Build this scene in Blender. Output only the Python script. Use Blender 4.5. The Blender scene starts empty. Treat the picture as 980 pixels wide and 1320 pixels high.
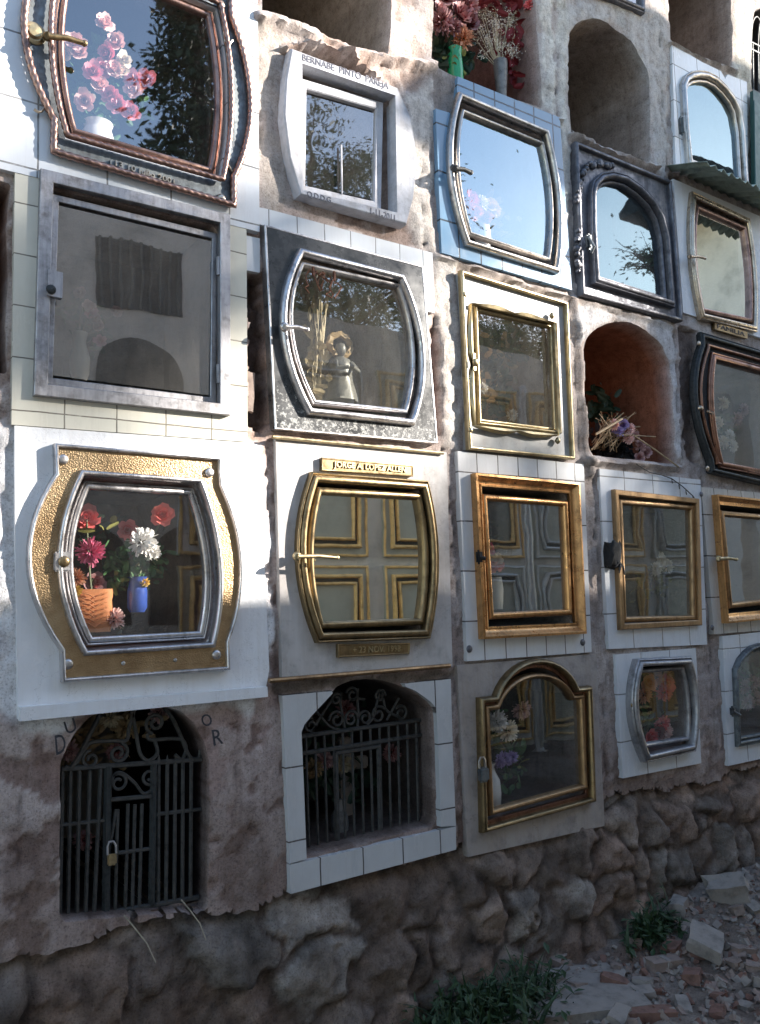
import bpy, bmesh, math, random
from mathutils import Vector, Matrix, noise
from mathutils.geometry import delaunay_2d_cdt

random.seed(7)
scn = bpy.context.scene
col = scn.collection
R = math.radians
PI = math.pi

# ------------------------------------------------------------------ camera
F_PX = 1090.45
YAW, PITCH, ROLL = 0.607424, 0.103475, -0.0296948
CAM = Vector((-0.4464, -2.4786, 1.42))
_f = Vector((math.sin(YAW)*math.cos(PITCH), math.cos(YAW)*math.cos(PITCH), math.sin(PITCH)))
_r = Vector((math.cos(YAW), -math.sin(YAW), 0)); _u = _r.cross(_f)
_c, _s = math.cos(ROLL), math.sin(ROLL)
RT = _c*_r + _s*_u; UP = -_s*_r + _c*_u; FW = _f
cd = bpy.data.cameras.new('camera'); cam = bpy.data.objects.new('camera', cd); col.objects.link(cam)
cam.matrix_world = Matrix(((RT.x, UP.x, -FW.x, CAM.x), (RT.y, UP.y, -FW.y, CAM.y), (RT.z, UP.z, -FW.z, CAM.z), (0, 0, 0, 1)))
cd.sensor_fit = 'VERTICAL'; cd.sensor_height = 24; cd.lens = 24*F_PX/1320
cd.clip_start = 0.02; cd.clip_end = 500
scn.camera = cam

def W(px, py, y=0.0):
    """survey of the photograph: the point of the vertical plane Y=y that was measured at this picture position"""
    d = FW*F_PX + RT*(px-490) - UP*(py-660)
    t = (y-CAM.y)/d.y
    p = CAM + d*t
    return (p.x, p.z)
def W3(px, py, y=0.0):
    x, z = W(px, py, y); return Vector((x, y, z))
def G(px, py, z=0.0):
    d = FW*F_PX + RT*(px-490) - UP*(py-660)
    return CAM + d*((z-CAM.z)/d.z)

# ------------------------------------------------------------------ materials
def newmat(name):
    m = bpy.data.materials.new(name); m.use_nodes = True
    nt = m.node_tree; b = nt.nodes['Principled BSDF']
    return m, nt, b
def N(nt, typ, **kw):
    n = nt.nodes.new(typ)
    for k, v in kw.items(): setattr(n, k, v)
    return n
def noise_node(nt, scale, detail=5, rough=.6, vec=None):
    n = N(nt, 'ShaderNodeTexNoise'); n.inputs['Scale'].default_value = scale
    n.inputs['Detail'].default_value = detail; n.inputs['Roughness'].default_value = rough
    if vec is not None: nt.links.new(vec, n.inputs['Vector'])
    return n
def ramp(nt, fac, stops):
    r = N(nt, 'ShaderNodeValToRGB')
    e = r.color_ramp.elements
    while len(e) < len(stops): e.new(.5)
    for k, (p, c) in enumerate(stops):
        e[k].position = p; e[k].color = (*c, 1) if len(c) == 3 else c
    nt.links.new(fac, r.inputs['Fac'])
    return r
def mixc(nt, fac, a, b, mode='MIX'):
    m = N(nt, 'ShaderNodeMix', data_type='RGBA', blend_type=mode)
    for sock, v in ((m.inputs['Factor'], fac), (m.inputs['A'], a), (m.inputs['B'], b)):
        if hasattr(v, 'is_output'): nt.links.new(v, sock)
        elif isinstance(v, (int, float)): sock.default_value = v
        else: sock.default_value = (*v, 1)
    return m.outputs['Result']
def g3(v): return (v, v, v)
def pos(nt):
    return N(nt, 'ShaderNodeNewGeometry').outputs['Position']
def objc(nt):
    return N(nt, 'ShaderNodeTexCoord').outputs['Object']
def bump(nt, b, h, strength=.3, dist=.01, prev=None):
    n = N(nt, 'ShaderNodeBump'); n.inputs['Strength'].default_value = strength; n.inputs['Distance'].default_value = dist
    nt.links.new(h, n.inputs['Height'])
    if prev is not None: nt.links.new(prev, n.inputs['Normal'])
    nt.links.new(n.outputs['Normal'], b.inputs['Normal'])
    return n.outputs['Normal']

def simple(name, c, rough=.6, metal=0., var=.25, scale=30, bmp=.15, bscale=80, dark=None, dist=.004, streak=0., sc=(.3, .24, .19)):
    m, nt, b = newmat(name)
    P = pos(nt)
    n = noise_node(nt, scale, 6, .65, P)
    dk = dark if dark else tuple(x*(1-var*1.6) for x in c)
    lt = tuple(min(1, x*(1+var*.6)) for x in c)
    r = ramp(nt, n.outputs['Fac'], [(.28, dk), (.5, c), (.75, lt)])
    base = r.outputs['Color']
    if streak:
        mp = N(nt, 'ShaderNodeMapping'); mp.inputs['Scale'].default_value = (1, 1, .06); nt.links.new(P, mp.inputs['Vector'])
        st = noise_node(nt, 30, 7, .72, mp.outputs['Vector']); rs = ramp(nt, st.outputs['Fac'], [(.46, g3(0)), (.78, g3(streak))])
        bl = noise_node(nt, 3.5, 9, .72, P); rb_ = ramp(nt, bl.outputs['Fac'], [(.45, g3(0)), (.75, g3(streak))])
        mx_ = mixc(nt, 1., rs.outputs['Color'], rb_.outputs['Color'], 'ADD'); base = mixc(nt, mx_, base, sc)
        hc = N(nt, 'ShaderNodeTexVoronoi', feature='DISTANCE_TO_EDGE'); hc.inputs['Scale'].default_value = 2.2
        wn = noise_node(nt, 5, 6, .7, P); wm = N(nt, 'ShaderNodeVectorMath', operation='MULTIPLY_ADD'); nt.links.new(wn.outputs['Color'], wm.inputs[0]); wm.inputs[1].default_value = g3(.5); nt.links.new(P, wm.inputs[2]); nt.links.new(wm.outputs[0], hc.inputs['Vector'])
        rc = ramp(nt, hc.outputs['Distance'], [(0, g3(1-streak)), (.004, g3(1))]); base = mixc(nt, 1., base, rc.outputs['Color'], 'MULTIPLY')
    nt.links.new(base, b.inputs['Base Color'])
    b.inputs['Metallic'].default_value = metal
    n2 = noise_node(nt, scale*2.3, 4, .7, P)
    mr = N(nt, 'ShaderNodeMapRange'); nt.links.new(n2.outputs['Fac'], mr.inputs['Value'])
    mr.inputs['From Min'].default_value = .3; mr.inputs['From Max'].default_value = .7
    mr.inputs['To Min'].default_value = max(.03, rough*.75); mr.inputs['To Max'].default_value = min(1, rough*1.3)
    nt.links.new(mr.outputs['Result'], b.inputs['Roughness'])
    if bmp:
        n3 = noise_node(nt, bscale, 5, .6, P)
        bump(nt, b, n3.outputs['Fac'], bmp, dist)
    return m

def metalmat(name, c, rough=.28, tarnish=None, amt=.45, scratch=.12):
    """cast or polished metal with tarnish in blotches and fine wear"""
    m, nt, b = newmat(name); P = pos(nt)
    n = noise_node(nt, 14, 8, .7, P)
    t = tarnish or tuple(x*.35 for x in c)
    r = ramp(nt, n.outputs['Fac'], [(.5-amt*.45, t), (.5, c), (.8, tuple(min(1, x*1.12) for x in c))])
    mp = N(nt, 'ShaderNodeMapping'); mp.inputs['Scale'].default_value = (1, 1, .12); nt.links.new(P, mp.inputs['Vector'])
    st = noise_node(nt, 70, 4, .7, mp.outputs['Vector'])
    rs = ramp(nt, st.outputs['Fac'], [(.32, g3(.55)), (.6, g3(1))])
    nt.links.new(mixc(nt, .6, r.outputs['Color'], rs.outputs['Color'], 'MULTIPLY'), b.inputs['Base Color'])
    b.inputs['Metallic'].default_value = .92
    n2 = noise_node(nt, 35, 6, .7, P)
    mr = N(nt, 'ShaderNodeMapRange'); nt.links.new(n2.outputs['Fac'], mr.inputs['Value'])
    mr.inputs['From Min'].default_value = .3; mr.inputs['From Max'].default_value = .72
    mr.inputs['To Min'].default_value = rough*.7; mr.inputs['To Max'].default_value = min(1, rough*1.9)
    nt.links.new(mr.outputs['Result'], b.inputs['Roughness'])
    n3 = noise_node(nt, 160, 4, .6, P)
    bump(nt, b, n3.outputs['Fac'], scratch, .002)
    return m

def tilemat(name, c, tw, th, grout=(.12, .11, .10), off=(0, 0), var=.06, rough=.18, dirt=.35, gw=.003, stain=(.28, .24, .2)):
    """glazed tiles laid in a grid, grout recessed, grime gathering in blotches"""
    m, nt, b = newmat(name)
    O = objc(nt); sx = N(nt, 'ShaderNodeSeparateXYZ'); nt.links.new(O, sx.inputs[0])
    cx = N(nt, 'ShaderNodeCombineXYZ'); nt.links.new(sx.outputs['X'], cx.inputs['X']); nt.links.new(sx.outputs['Z'], cx.inputs['Y'])
    mp = N(nt, 'ShaderNodeMapping'); mp.inputs['Location'].default_value = (off[0], off[1], 0); nt.links.new(cx.outputs[0], mp.inputs['Vector'])
    br = N(nt, 'ShaderNodeTexBrick'); br.offset = 0; br.squash = 1
    nt.links.new(mp.outputs['Vector'], br.inputs['Vector'])
    br.inputs['Scale'].default_value = 1; br.inputs['Brick Width'].default_value = tw; br.inputs['Row Height'].default_value = th
    br.inputs['Mortar Size'].default_value = gw; br.inputs['Mortar Smooth'].default_value = .2; br.inputs['Bias'].default_value = 0
    br.inputs['Color1'].default_value = (*c, 1); br.inputs['Color2'].default_value = (*[x*(1-var) for x in c], 1)
    gn = noise_node(nt, 11, 6, .7, pos(nt)); gr_ = ramp(nt, gn.outputs['Fac'], [(.35, tuple(v*.5 for v in grout)), (.6, grout), (.72, c)])
    nt.links.new(gr_.outputs['Color'], br.inputs['Mortar'])
    dn = noise_node(nt, 6, 3, .6, mp.outputs['Vector']); dm = N(nt, 'ShaderNodeVectorMath', operation='MULTIPLY_ADD'); nt.links.new(dn.outputs['Color'], dm.inputs[0]); dm.inputs[1].default_value = g3(.006); nt.links.new(mp.outputs['Vector'], dm.inputs[2]); nt.links.new(dm.outputs[0], br.inputs['Vector'])
    P = pos(nt)
    n = noise_node(nt, 5.5, 8, .68, P)
    r = ramp(nt, n.outputs['Fac'], [(.38, g3(0)), (.75, g3(dirt))])
    mp2 = N(nt, 'ShaderNodeMapping'); mp2.inputs['Scale'].default_value = (1, 1, .08); nt.links.new(P, mp2.inputs['Vector'])
    stn = noise_node(nt, 38, 5, .7, mp2.outputs['Vector'])
    rs = ramp(nt, stn.outputs['Fac'], [(.5, g3(0)), (.85, g3(dirt))])
    ad = N(nt, 'ShaderNodeMath', operation='ADD', use_clamp=True); nt.links.new(r.outputs['Color'], ad.inputs[0]); nt.links.new(rs.outputs['Color'], ad.inputs[1])
    nt.links.new(mixc(nt, ad.outputs[0], br.outputs['Color'], stain), b.inputs['Base Color'])
    rr = N(nt, 'ShaderNodeMapRange'); nt.links.new(ad.outputs[0], rr.inputs['Value']); rr.inputs['To Min'].default_value = rough; rr.inputs['To Max'].default_value = .8
    nt.links.new(rr.outputs['Result'], b.inputs['Roughness'])
    inv = N(nt, 'ShaderNodeMath', operation='SUBTRACT'); inv.inputs[0].default_value = 1; nt.links.new(br.outputs['Fac'], inv.inputs[1])
    p1 = bump(nt, b, inv.outputs[0], .6, .003)
    n3 = noise_node(nt, 9, 2, .5, P)
    bump(nt, b, n3.outputs['Fac'], .12, .01, p1)
    return m

def glassmat(name, refl=.45, tint=(.75, .75, .73), dust=.06, dustc=(.5, .47, .42), wob=.02, rough=.015, gc=(.96, .97, 1), stretch=.25):
    """old window glass: a strongly reflecting pane, slightly wavy, with a film of dust"""
    m, nt, b = newmat(name); nt.nodes.remove(b)
    out = nt.nodes['Material Output']; P = pos(nt)
    tr = N(nt, 'ShaderNodeBsdfTransparent'); tr.inputs['Color'].default_value = (*tint, 1)
    gl = N(nt, 'ShaderNodeBsdfGlossy'); gl.inputs['Color'].default_value = (*gc, 1); gl.inputs['Roughness'].default_value = rough
    nz = noise_node(nt, 3.2, 2, .5, P)
    bp = N(nt, 'ShaderNodeBump'); bp.inputs['Strength'].default_value = wob; bp.inputs['Distance'].default_value = .05
    nt.links.new(nz.outputs['Fac'], bp.inputs['Height']); nt.links.new(bp.outputs['Normal'], gl.inputs['Normal'])
    mx = N(nt, 'ShaderNodeMixShader'); mx.inputs[0].default_value = refl
    nt.links.new(tr.outputs[0], mx.inputs[1]); nt.links.new(gl.outputs[0], mx.inputs[2])
    df = N(nt, 'ShaderNodeBsdfDiffuse'); df.inputs['Color'].default_value = (*dustc, 1)
    mp = N(nt, 'ShaderNodeMapping'); mp.inputs['Scale'].default_value = (1, 1, stretch); nt.links.new(P, mp.inputs['Vector'])
    n2 = noise_node(nt, 18, 8, .75, mp.outputs['Vector'])
    r = ramp(nt, n2.outputs['Fac'], [(.35, g3(dust*.35)), (.62, g3(dust)), (.85, g3(min(1, dust*3.2)))])
    m2 = N(nt, 'ShaderNodeMixShader'); nt.links.new(r.outputs['Color'], m2.inputs[0])
    nt.links.new(mx.outputs[0], m2.inputs[1]); nt.links.new(df.outputs[0], m2.inputs[2])
    nt.links.new(m2.outputs[0], out.inputs['Surface'])
    return m

def wallmat(name, bstr=.42):
    """lime plaster over adobe: painted-on colour comes from the mesh (how much lime is left), broken up by fine noise"""
    m, nt, b = newmat(name); P = pos(nt)
    at = N(nt, 'ShaderNodeVertexColor'); at.layer_name = 'Col'
    n = noise_node(nt, 26, 10, .72, P)
    r = ramp(nt, n.outputs['Fac'], [(.28, (.5, .46, .44)), (.47, (.95, .93, .91)), (.7, g3(1.2))])
    c1 = mixc(nt, .9, at.outputs['Color'], r.outputs['Color'], 'MULTIPLY')
    n4 = noise_node(nt, 150, 6, .7, P)
    r4 = ramp(nt, n4.outputs['Fac'], [(.34, g3(.5)), (.46, g3(.95)), (.7, g3(1.15))])
    c2 = mixc(nt, .85, c1, r4.outputs['Color'], 'MULTIPLY')
    mp = N(nt, 'ShaderNodeMapping'); mp.inputs['Scale'].default_value = (1, 1, .1); nt.links.new(P, mp.inputs['Vector'])
    st = noise_node(nt, 22, 6, .7, mp.outputs['Vector'])
    rs = ramp(nt, st.outputs['Fac'], [(.33, (.62, .56, .52)), (.55, g3(1))])
    c3 = mixc(nt, .55, c2, rs.outputs['Color'], 'MULTIPLY')
    nt.links.new(c3, b.inputs['Base Color'])
    b.inputs['Roughness'].default_value = .92; b.inputs['Specular IOR Level'].default_value = .2
    n2 = noise_node(nt, 60, 10, .75, P)
    p1 = bump(nt, b, n2.outputs['Fac'], bstr, .02)
    v = N(nt, 'ShaderNodeTexVoronoi', feature='DISTANCE_TO_EDGE'); v.inputs['Scale'].default_value = 7
    wn = noise_node(nt, 6, 4, .6, P); 
    wm = N(nt, 'ShaderNodeVectorMath', operation='MULTIPLY_ADD'); nt.links.new(wn.outputs['Color'], wm.inputs[0]); wm.inputs[1].default_value = (.25, .25, .25); nt.links.new(P, wm.inputs[2])
    nt.links.new(wm.outputs[0], v.inputs['Vector'])
    rv = ramp(nt, v.outputs['Distance'], [(0, g3(0)), (.012, g3(1))])
    p2 = bump(nt, b, rv.outputs['Color'], .3, .006, p1)
    n6 = noise_node(nt, 330, 4, .8, P); bump(nt, b, n6.outputs['Fac'], .5, .004, p2)
    return m

M = {}
M['plaster'] = wallmat('plaster')
M['rubble'] = wallmat('rubble', .95)
M['ground'] = wallmat('earth', .8)
M['tile_white'] = tilemat('tile_white', (.70, .73, .77), .2, .2, dirt=.26, gw=.003, grout=(.3, .3, .3), off=(.03, .05))
M['tile_cream'] = tilemat('tile_cream', (.66, .64, .55), .15, .15, dirt=.2, gw=.0022, grout=(.26, .24, .2), off=(.06, .04))
M['tile_blue'] = tilemat('tile_blue', (.16, .29, .43), .115, .2, dirt=.2, gw=.004, grout=(.03, .04, .05), rough=.1, off=(.02, .06), stain=(.3, .33, .36))
M['tile_strip'] = tilemat('tile_strip', (.72, .74, .76), .11, .3, dirt=.15, gw=.0022, grout=(.3, .3, .3), off=(0, .1))
M['tile_grey'] = tilemat('tile_grey', (.5, .48, .45), .115, .2, dirt=.3, gw=.003, grout=(.12, .1, .09), off=(.03, .02))
M['tile_small'] = tilemat('tile_small', (.68, .69, .70), .11, .19, dirt=.22, gw=.0028, grout=(.14, .13, .13), off=(.02, .04))
M['tile_big'] = tilemat('tile_big', (.56, .57, .58), .165, .23, dirt=.22, gw=.0028, grout=(.12, .11, .11), off=(.05, .07))
M['white_plaster'] = simple('white_plaster', (.76, .77, .79), .6, 0, .07, 7, .3, 30, dist=.008, streak=.28, sc=(.5, .46, .42))
M['marble'] = simple('marble', (.5, .48, .47), .32, 0, .24, 9, .05, 40, streak=.4)
M['marble_blue'] = simple('marble_blue', (.35, .36, .36), .32, 0, .25, 8, .05, 40, streak=.4)
M['cement_paint'] = simple('cement_paint', (.5, .51, .55), .7, 0, .22, 16, .45, 45, streak=.4)
M['concrete'] = simple('concrete', (.37, .335, .315), .88, 0, .28, 14, .7, 60, streak=.5)
def slabmat():
    m, nt, b = newmat('black_slab'); P = pos(nt)
    n = noise_node(nt, 9, 10, .75, P)
    sp = noise_node(nt, 60, 6, .8, P)
    sx = N(nt, 'ShaderNodeSeparateXYZ'); nt.links.new(P, sx.inputs[0])
    z0 = W(450, 570)[1]
    mr = N(nt, 'ShaderNodeMapRange'); nt.links.new(sx.outputs['Z'], mr.inputs['Value'])
    mr.inputs['From Min'].default_value = z0; mr.inputs['From Max'].default_value = z0+.28; mr.inputs['To Min'].default_value = .16; mr.inputs['To Max'].default_value = 0
    ad = N(nt, 'ShaderNodeMath', operation='ADD'); nt.links.new(sp.outputs['Fac'], ad.inputs[0]); nt.links.new(mr.outputs['Result'], ad.inputs[1])
    r = ramp(nt, n.outputs['Fac'], [(.3, (.02, .022, .024)), (.55, (.05, .052, .055)), (.8, (.12, .125, .13))])
    rs = ramp(nt, ad.outputs[0], [(.64, g3(0)), (.72, g3(.9))])
    nt.links.new(mixc(nt, rs.outputs['Color'], r.outputs['Color'], (.45, .45, .43)), b.inputs['Base Color'])
    rr = ramp(nt, n.outputs['Fac'], [(.3, g3(.16)), (.7, g3(.4))]); nt.links.new(rr.outputs['Color'], b.inputs['Roughness'])
    return m
M['slab'] = slabmat()
M['steel'] = metalmat('steel', (.42, .41, .42), .42, (.24, .23, .23), .35)
M['silver'] = metalmat('silver', (.62, .6, .6), .3, (.3, .28, .28), .35)
M['chrome'] = metalmat('chrome', (.56, .52, .48), .3, (.28, .25, .22), .4)
M['copper'] = metalmat('copper', (.36, .23, .19), .3, (.13, .08, .07), .5)
M['nickel'] = metalmat('nickel', (.55, .46, .36), .25, (.22, .17, .13), .5)
M['pewter'] = metalmat('pewter', (.21, .23, .24), .5, (.10, .10, .11), .4)
M['brass'] = metalmat('brass', (.3, .22, .12), .34, (.1, .07, .04), .55)
M['brass_light'] = metalmat('brass_light', (.5, .41, .25), .36, (.24, .18, .1), .5)
M['gold'] = metalmat('gold', (.66, .37, .16), .28, (.2, .1, .05), .55)
M['gold_dark'] = metalmat('gold_dark', (.4, .26, .14), .36, (.16, .1, .06), .55)
M['dark_copper'] = metalmat('dark_copper', (.3, .16, .11), .3, (.08, .045, .035), .5)
M['lead'] = metalmat('lead', (.2, .2, .22), .5, (.1, .1, .11), .5)
M['iron'] = simple('iron', (.045, .05, .052), .55, .5, .4, 50, .3, 120)
M['iron_grey'] = simple('iron_grey', (.07, .07, .068), .55, .4, .4, 50, .3, 120)
M['rust'] = simple('rust', (.16, .065, .035), .85, .1, .5, 60, .4, 150)
M['black'] = simple('black', (.012, .012, .013), .9, 0, .3, 50, .2, 100)
def hammered():
    m, nt, b = newmat('hammered_bronze'); P = pos(nt)
    v = N(nt, 'ShaderNodeTexVoronoi'); v.inputs['Scale'].default_value = 240; nt.links.new(P, v.inputs['Vector'])
    n = noise_node(nt, 9, 6, .65, P)
    r = ramp(nt, n.outputs['Fac'], [(.3, (.26, .17, .09)), (.55, (.45, .32, .185)), (.8, (.58, .45, .29))])
    nt.links.new(r.outputs['Color'], b.inputs['Base Color']); b.inputs['Metallic'].default_value = .85; b.inputs['Roughness'].default_value = .36
    bump(nt, b, v.outputs['Distance'], .4, .003)
    return m
M['hammered'] = hammered()
M['g_dark'] = glassmat('glass_dusty', .3, (.55, .54, .5), .10)
M['g_rose'] = glassmat('glass_roses', .2, (.97, .97, .95), .004)
M['g_sky'] = glassmat('glass_bright', .3, (.85, .85, .85), .02, gc=(.66, .86, 1))
M['g_sky2'] = glassmat('glass_bright_far', .24, (.4, .4, .4), .02, gc=(.62, .86, 1))
M['g_mirror'] = glassmat('glass_mirror', .75, (.6, .6, .56), .014, wob=.006, gc=(1, 1, .93))
M['g_half'] = glassmat('glass_half_mirror', .34, (.85, .85, .8), .05, wob=.02)
M['g_mid'] = glassmat('glass_mid', .2, (.85, .85, .8), .05)
M['g_clear'] = glassmat('glass_clear', .16, (.95, .95, .93), .012)
M['g_streak'] = glassmat('glass_streaked', .19, (.3, .3, .3), .09, (.2, .22, .25), .012, gc=(.6, .85, 1), stretch=.04)
def petalmat(name, c):
    """petals: deeper colour towards the heart of the bloom, paler worn rims"""
    m, nt, b = newmat(name); O = objc(nt)
    ln = N(nt, 'ShaderNodeVectorMath', operation='LENGTH'); nt.links.new(O, ln.inputs[0])
    n = noise_node(nt, 6, 4, .6, O); ad = N(nt, 'ShaderNodeMath', operation='MULTIPLY_ADD'); nt.links.new(n.outputs['Fac'], ad.inputs[0]); ad.inputs[1].default_value = .7; nt.links.new(ln.outputs['Value'], ad.inputs[2])
    sat = (c[0]*.7, c[1]*.35, c[2]*.4); pale = tuple(min(.9, x*.8+.16) for x in c)
    r = ramp(nt, ad.outputs[0], [(.3, sat), (.8, c), (1.0, pale)])
    nt.links.new(r.outputs['Color'], b.inputs['Base Color']); b.inputs['Roughness'].default_value = .7
    return m
def leafy(name, c, var=.4, rough=.6):
    m, nt, b = newmat(name); P = pos(nt)
    n = noise_node(nt, 45, 4, .6, P)
    r = ramp(nt, n.outputs['Fac'], [(.3, tuple(x*(1-var) for x in c)), (.5, c), (.72, tuple(min(1, x*(1+var)) for x in c))])
    nt.links.new(r.outputs['Color'], b.inputs['Base Color']); b.inputs['Roughness'].default_value = rough
    return m
for nm, c in dict(leaf=(.045, .12, .04), leaf_dark=(.022, .05, .028), leaf_yellow=(.2, .2, .05), pink=(.78, .22, .28), pink_pale=(.85, .52, .47), cream=(.8, .7, .55),
                  magenta=(.8, .07, .25), red=(.75, .03, .03), red_orange=(.9, .07, .03), white=(.82, .8, .78), dark_red=(.2, .015, .02), orange=(.65, .22, .05),
                  yellow=(.75, .5, .1), purple=(.3, .2, .5), dry=(.34, .24, .13), dry_pale=(.5, .42, .28), dusty_pink=(.42, .2, .2), grass=(.03, .06, .022), stem=(.1, .12, .05)).items():
    M[nm] = petalmat(nm, c) if nm in ('pink', 'pink_pale', 'cream', 'magenta', 'red', 'red_orange', 'orange', 'dusty_pink', 'dark_red', 'purple') else leafy(nm, c)
M['terracotta'] = simple('terracotta', (.75, .3, .12), .6, 0, .12, 20, .2, 60)
M['porcelain'] = simple('porcelain', (.78, .77, .74), .2, 0, .05, 10, 0)
M['blue_glaze'] = simple('blue_glaze', (.03, .07, .3), .2, 0, .3, 30, 0)
M['green_glaze'] = simple('green_glaze', (.02, .3, .12), .18, 0, .2, 20, 0)
M['figure'] = simple('figurine', (.17, .17, .165), .4, 0, .4, 40, .2, 60)
M['brick'] = simple('brick', (.2, .11, .085), .9, 0, .35, 25, .6, 70)
M['brick_dust'] = simple('brick_dust', (.26, .2, .17), .95, 0, .3, 20, .6, 70)
M['chunk'] = simple('chunk', (.27, .24, .215), .95, 0, .3, 18, .6, 60)
M['awning'] = simple('awning', (.3, .36, .31), .6, .3, .3, 14, .2, 60)
M['green_sheet'] = simple('green_sheet', (.02, .07, .06), .4, .2, .3, 8, .2, 40)
M['letter_black'] = simple('letter_black', (.035, .035, .045), .6, 0, .3, 60, 0)
M['letter_grey'] = simple('letter_grey', (.12, .12, .15), .6, 0, .3, 60, 0)
M['wire'] = simple('wire', (.03, .03, .03), .6, 0, .2, 60, 0)
M['straw'] = simple('straw', (.3, .25, .18), .8, 0, .3, 60, 0)
M['bark'] = simple('bark', (.09, .06, .045), .95, 0, .4, 12, .8, 30, dist=.03)
M['conifer'] = leafy('conifer', (.03, .055, .03))
M['tree_leaf'] = leafy('tree_leaf', (.05, .09, .03))
M['opp_wall'] = simple('old_plaster', (.63, .6, .54), .9, 0, .25, 2.5, .5, 30, dist=.01)
M['opp_panel'] = simple('pale_panel', (.4, .4, .33), .5, 0, .1, 6, .1, 30)
M['opp_dark'] = simple('dark_pane', (.11, .11, .1), .25, 0, .2, 6, 0)
M['opp_gold'] = simple('gilt_paint', (.8, .52, .2), .4, .1, .3, 12, .1, 60)
M['opp_silver'] = simple('silver_paint', (.6, .6, .58), .4, .25, .2, 12, .1, 60)
M['opp_open'] = simple('painted_recess_shade', (.17, .155, .135), .9, 0, .3, 4, .1, 30)
M['roof'] = simple('dark_roof', (.05, .05, .045), .8, 0, .4, 5, .4, 20, dist=.02)

# ------------------------------------------------------------------ mesh helpers
ORG = {}
class MB:
    def __init__(s): s.v = []; s.f = []; s.c = None
    def add(s, vs, fs):
        o = len(s.v); s.v += [Vector(p) for p in vs]; s.f += [tuple(i+o for i in f) for f in fs]; return s
    def grid(s, rows, closed_u=False, closed_v=False):
        nu = len(rows); nv = len(rows[0]); vs = [p for r in rows for p in r]; fs = []
        for i in range(nu if closed_u else nu-1):
            for j in range(nv if closed_v else nv-1):
                a, b = i*nv+j, i*nv+(j+1) % nv; c, d = ((i+1) % nu)*nv+(j+1) % nv, ((i+1) % nu)*nv+j
                fs.append((a, b, c, d))
        return s.add(vs, fs)
    def tube(s, pts, r, n=8, taper=None):
        pts = [Vector(p) for p in pts]; rows = []
        for i, p in enumerate(pts):
            d = (pts[min(i+1, len(pts)-1)]-pts[max(i-1, 0)]).normalized()
            a = Vector((0, 1, 0)) if abs(d.y) < .9 else Vector((1, 0, 0))
            x = d.cross(a).normalized(); y = d.cross(x).normalized()
            rr = r if taper is None else r*(1+(taper-1)*i/max(1, len(pts)-1))
            rows.append([p+x*math.cos(2*PI*k/n)*rr+y*math.sin(2*PI*k/n)*rr for k in range(n)])
        o = len(s.v); s.grid(rows, closed_v=True)
        s.f.append(tuple(o+k for k in range(n))[::-1]); L = len(s.v); s.f.append(tuple(range(L-n, L)))
        return s
    def box(s, c, d, rot=None, bev=.0):
        c = Vector(c); m = rot or Matrix.Identity(3)
        b = bmesh.new(); bmesh.ops.create_cube(b, size=1)
        for v in b.verts: v.co = Vector((v.co.x*d[0], v.co.y*d[1], v.co.z*d[2]))
        if bev: bmesh.ops.bevel(b, geom=list(b.edges), offset=bev, segments=2, affect='EDGES')
        b.verts.index_update()
        s.add([c+m@v.co for v in b.verts], [[v.index for v in f.verts] for f in b.faces]); b.free(); return s
    def lathe(s, c, prof, n=20, axis='Z'):
        c = Vector(c); rows = []
        for r, h in prof:
            row = []
            for k in range(n):
                a = 2*PI*k/n
                row.append(c+(Vector((r*math.cos(a), r*math.sin(a), h)) if axis == 'Z' else Vector((r*math.cos(a), -h, r*math.sin(a)))))
            rows.append(row)
        s.grid(rows, closed_v=True); return s
    def dome(s, c, r, h, n=14):
        return s.lathe(c, [(r, 0), (r*.98, h*.35), (r*.8, h*.75), (r*.45, h*.96), (.0005, h)], n, 'Y')
    def build(s, name, mat, parent=None, smooth=38, loc=None):
        if parent is not None:
            o0 = ORG[parent.name]
        else:
            o0 = Vector(loc) if loc is not None else Vector((0, 0, 0))
        me = bpy.data.meshes.new(name)
        me.from_pydata([p-o0 for p in s.v], [], s.f); me.update()
        bm = bmesh.new(); bm.from_mesh(me); bmesh.ops.recalc_face_normals(bm, faces=bm.faces); bm.to_mesh(me); bm.free()
        if smooth:
            for p in me.polygons: p.use_smooth = True
            me.set_sharp_from_angle(angle=R(smooth))
        me.materials.append(mat if not isinstance(mat, str) else M[mat])
        ob = bpy.data.objects.new(name, me); col.objects.link(ob)
        if parent is not None: ob.parent = parent
        else: ob.location = o0
        ORG[ob.name] = o0
        return ob

def tag(o, label=None, cat=None, group=None, kind=None):
    if label: o['label'] = label
    if cat: o['category'] = cat
    if group: o['group'] = group
    if kind: o['kind'] = kind
    return o
def thing(name, label, cat, loc, group=None):
    o = bpy.data.objects.new(name, None); col.objects.link(o); o.location = loc; o.empty_display_size = .05
    ORG[o.name] = Vector(loc); return tag(o, label, cat, group)

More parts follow.
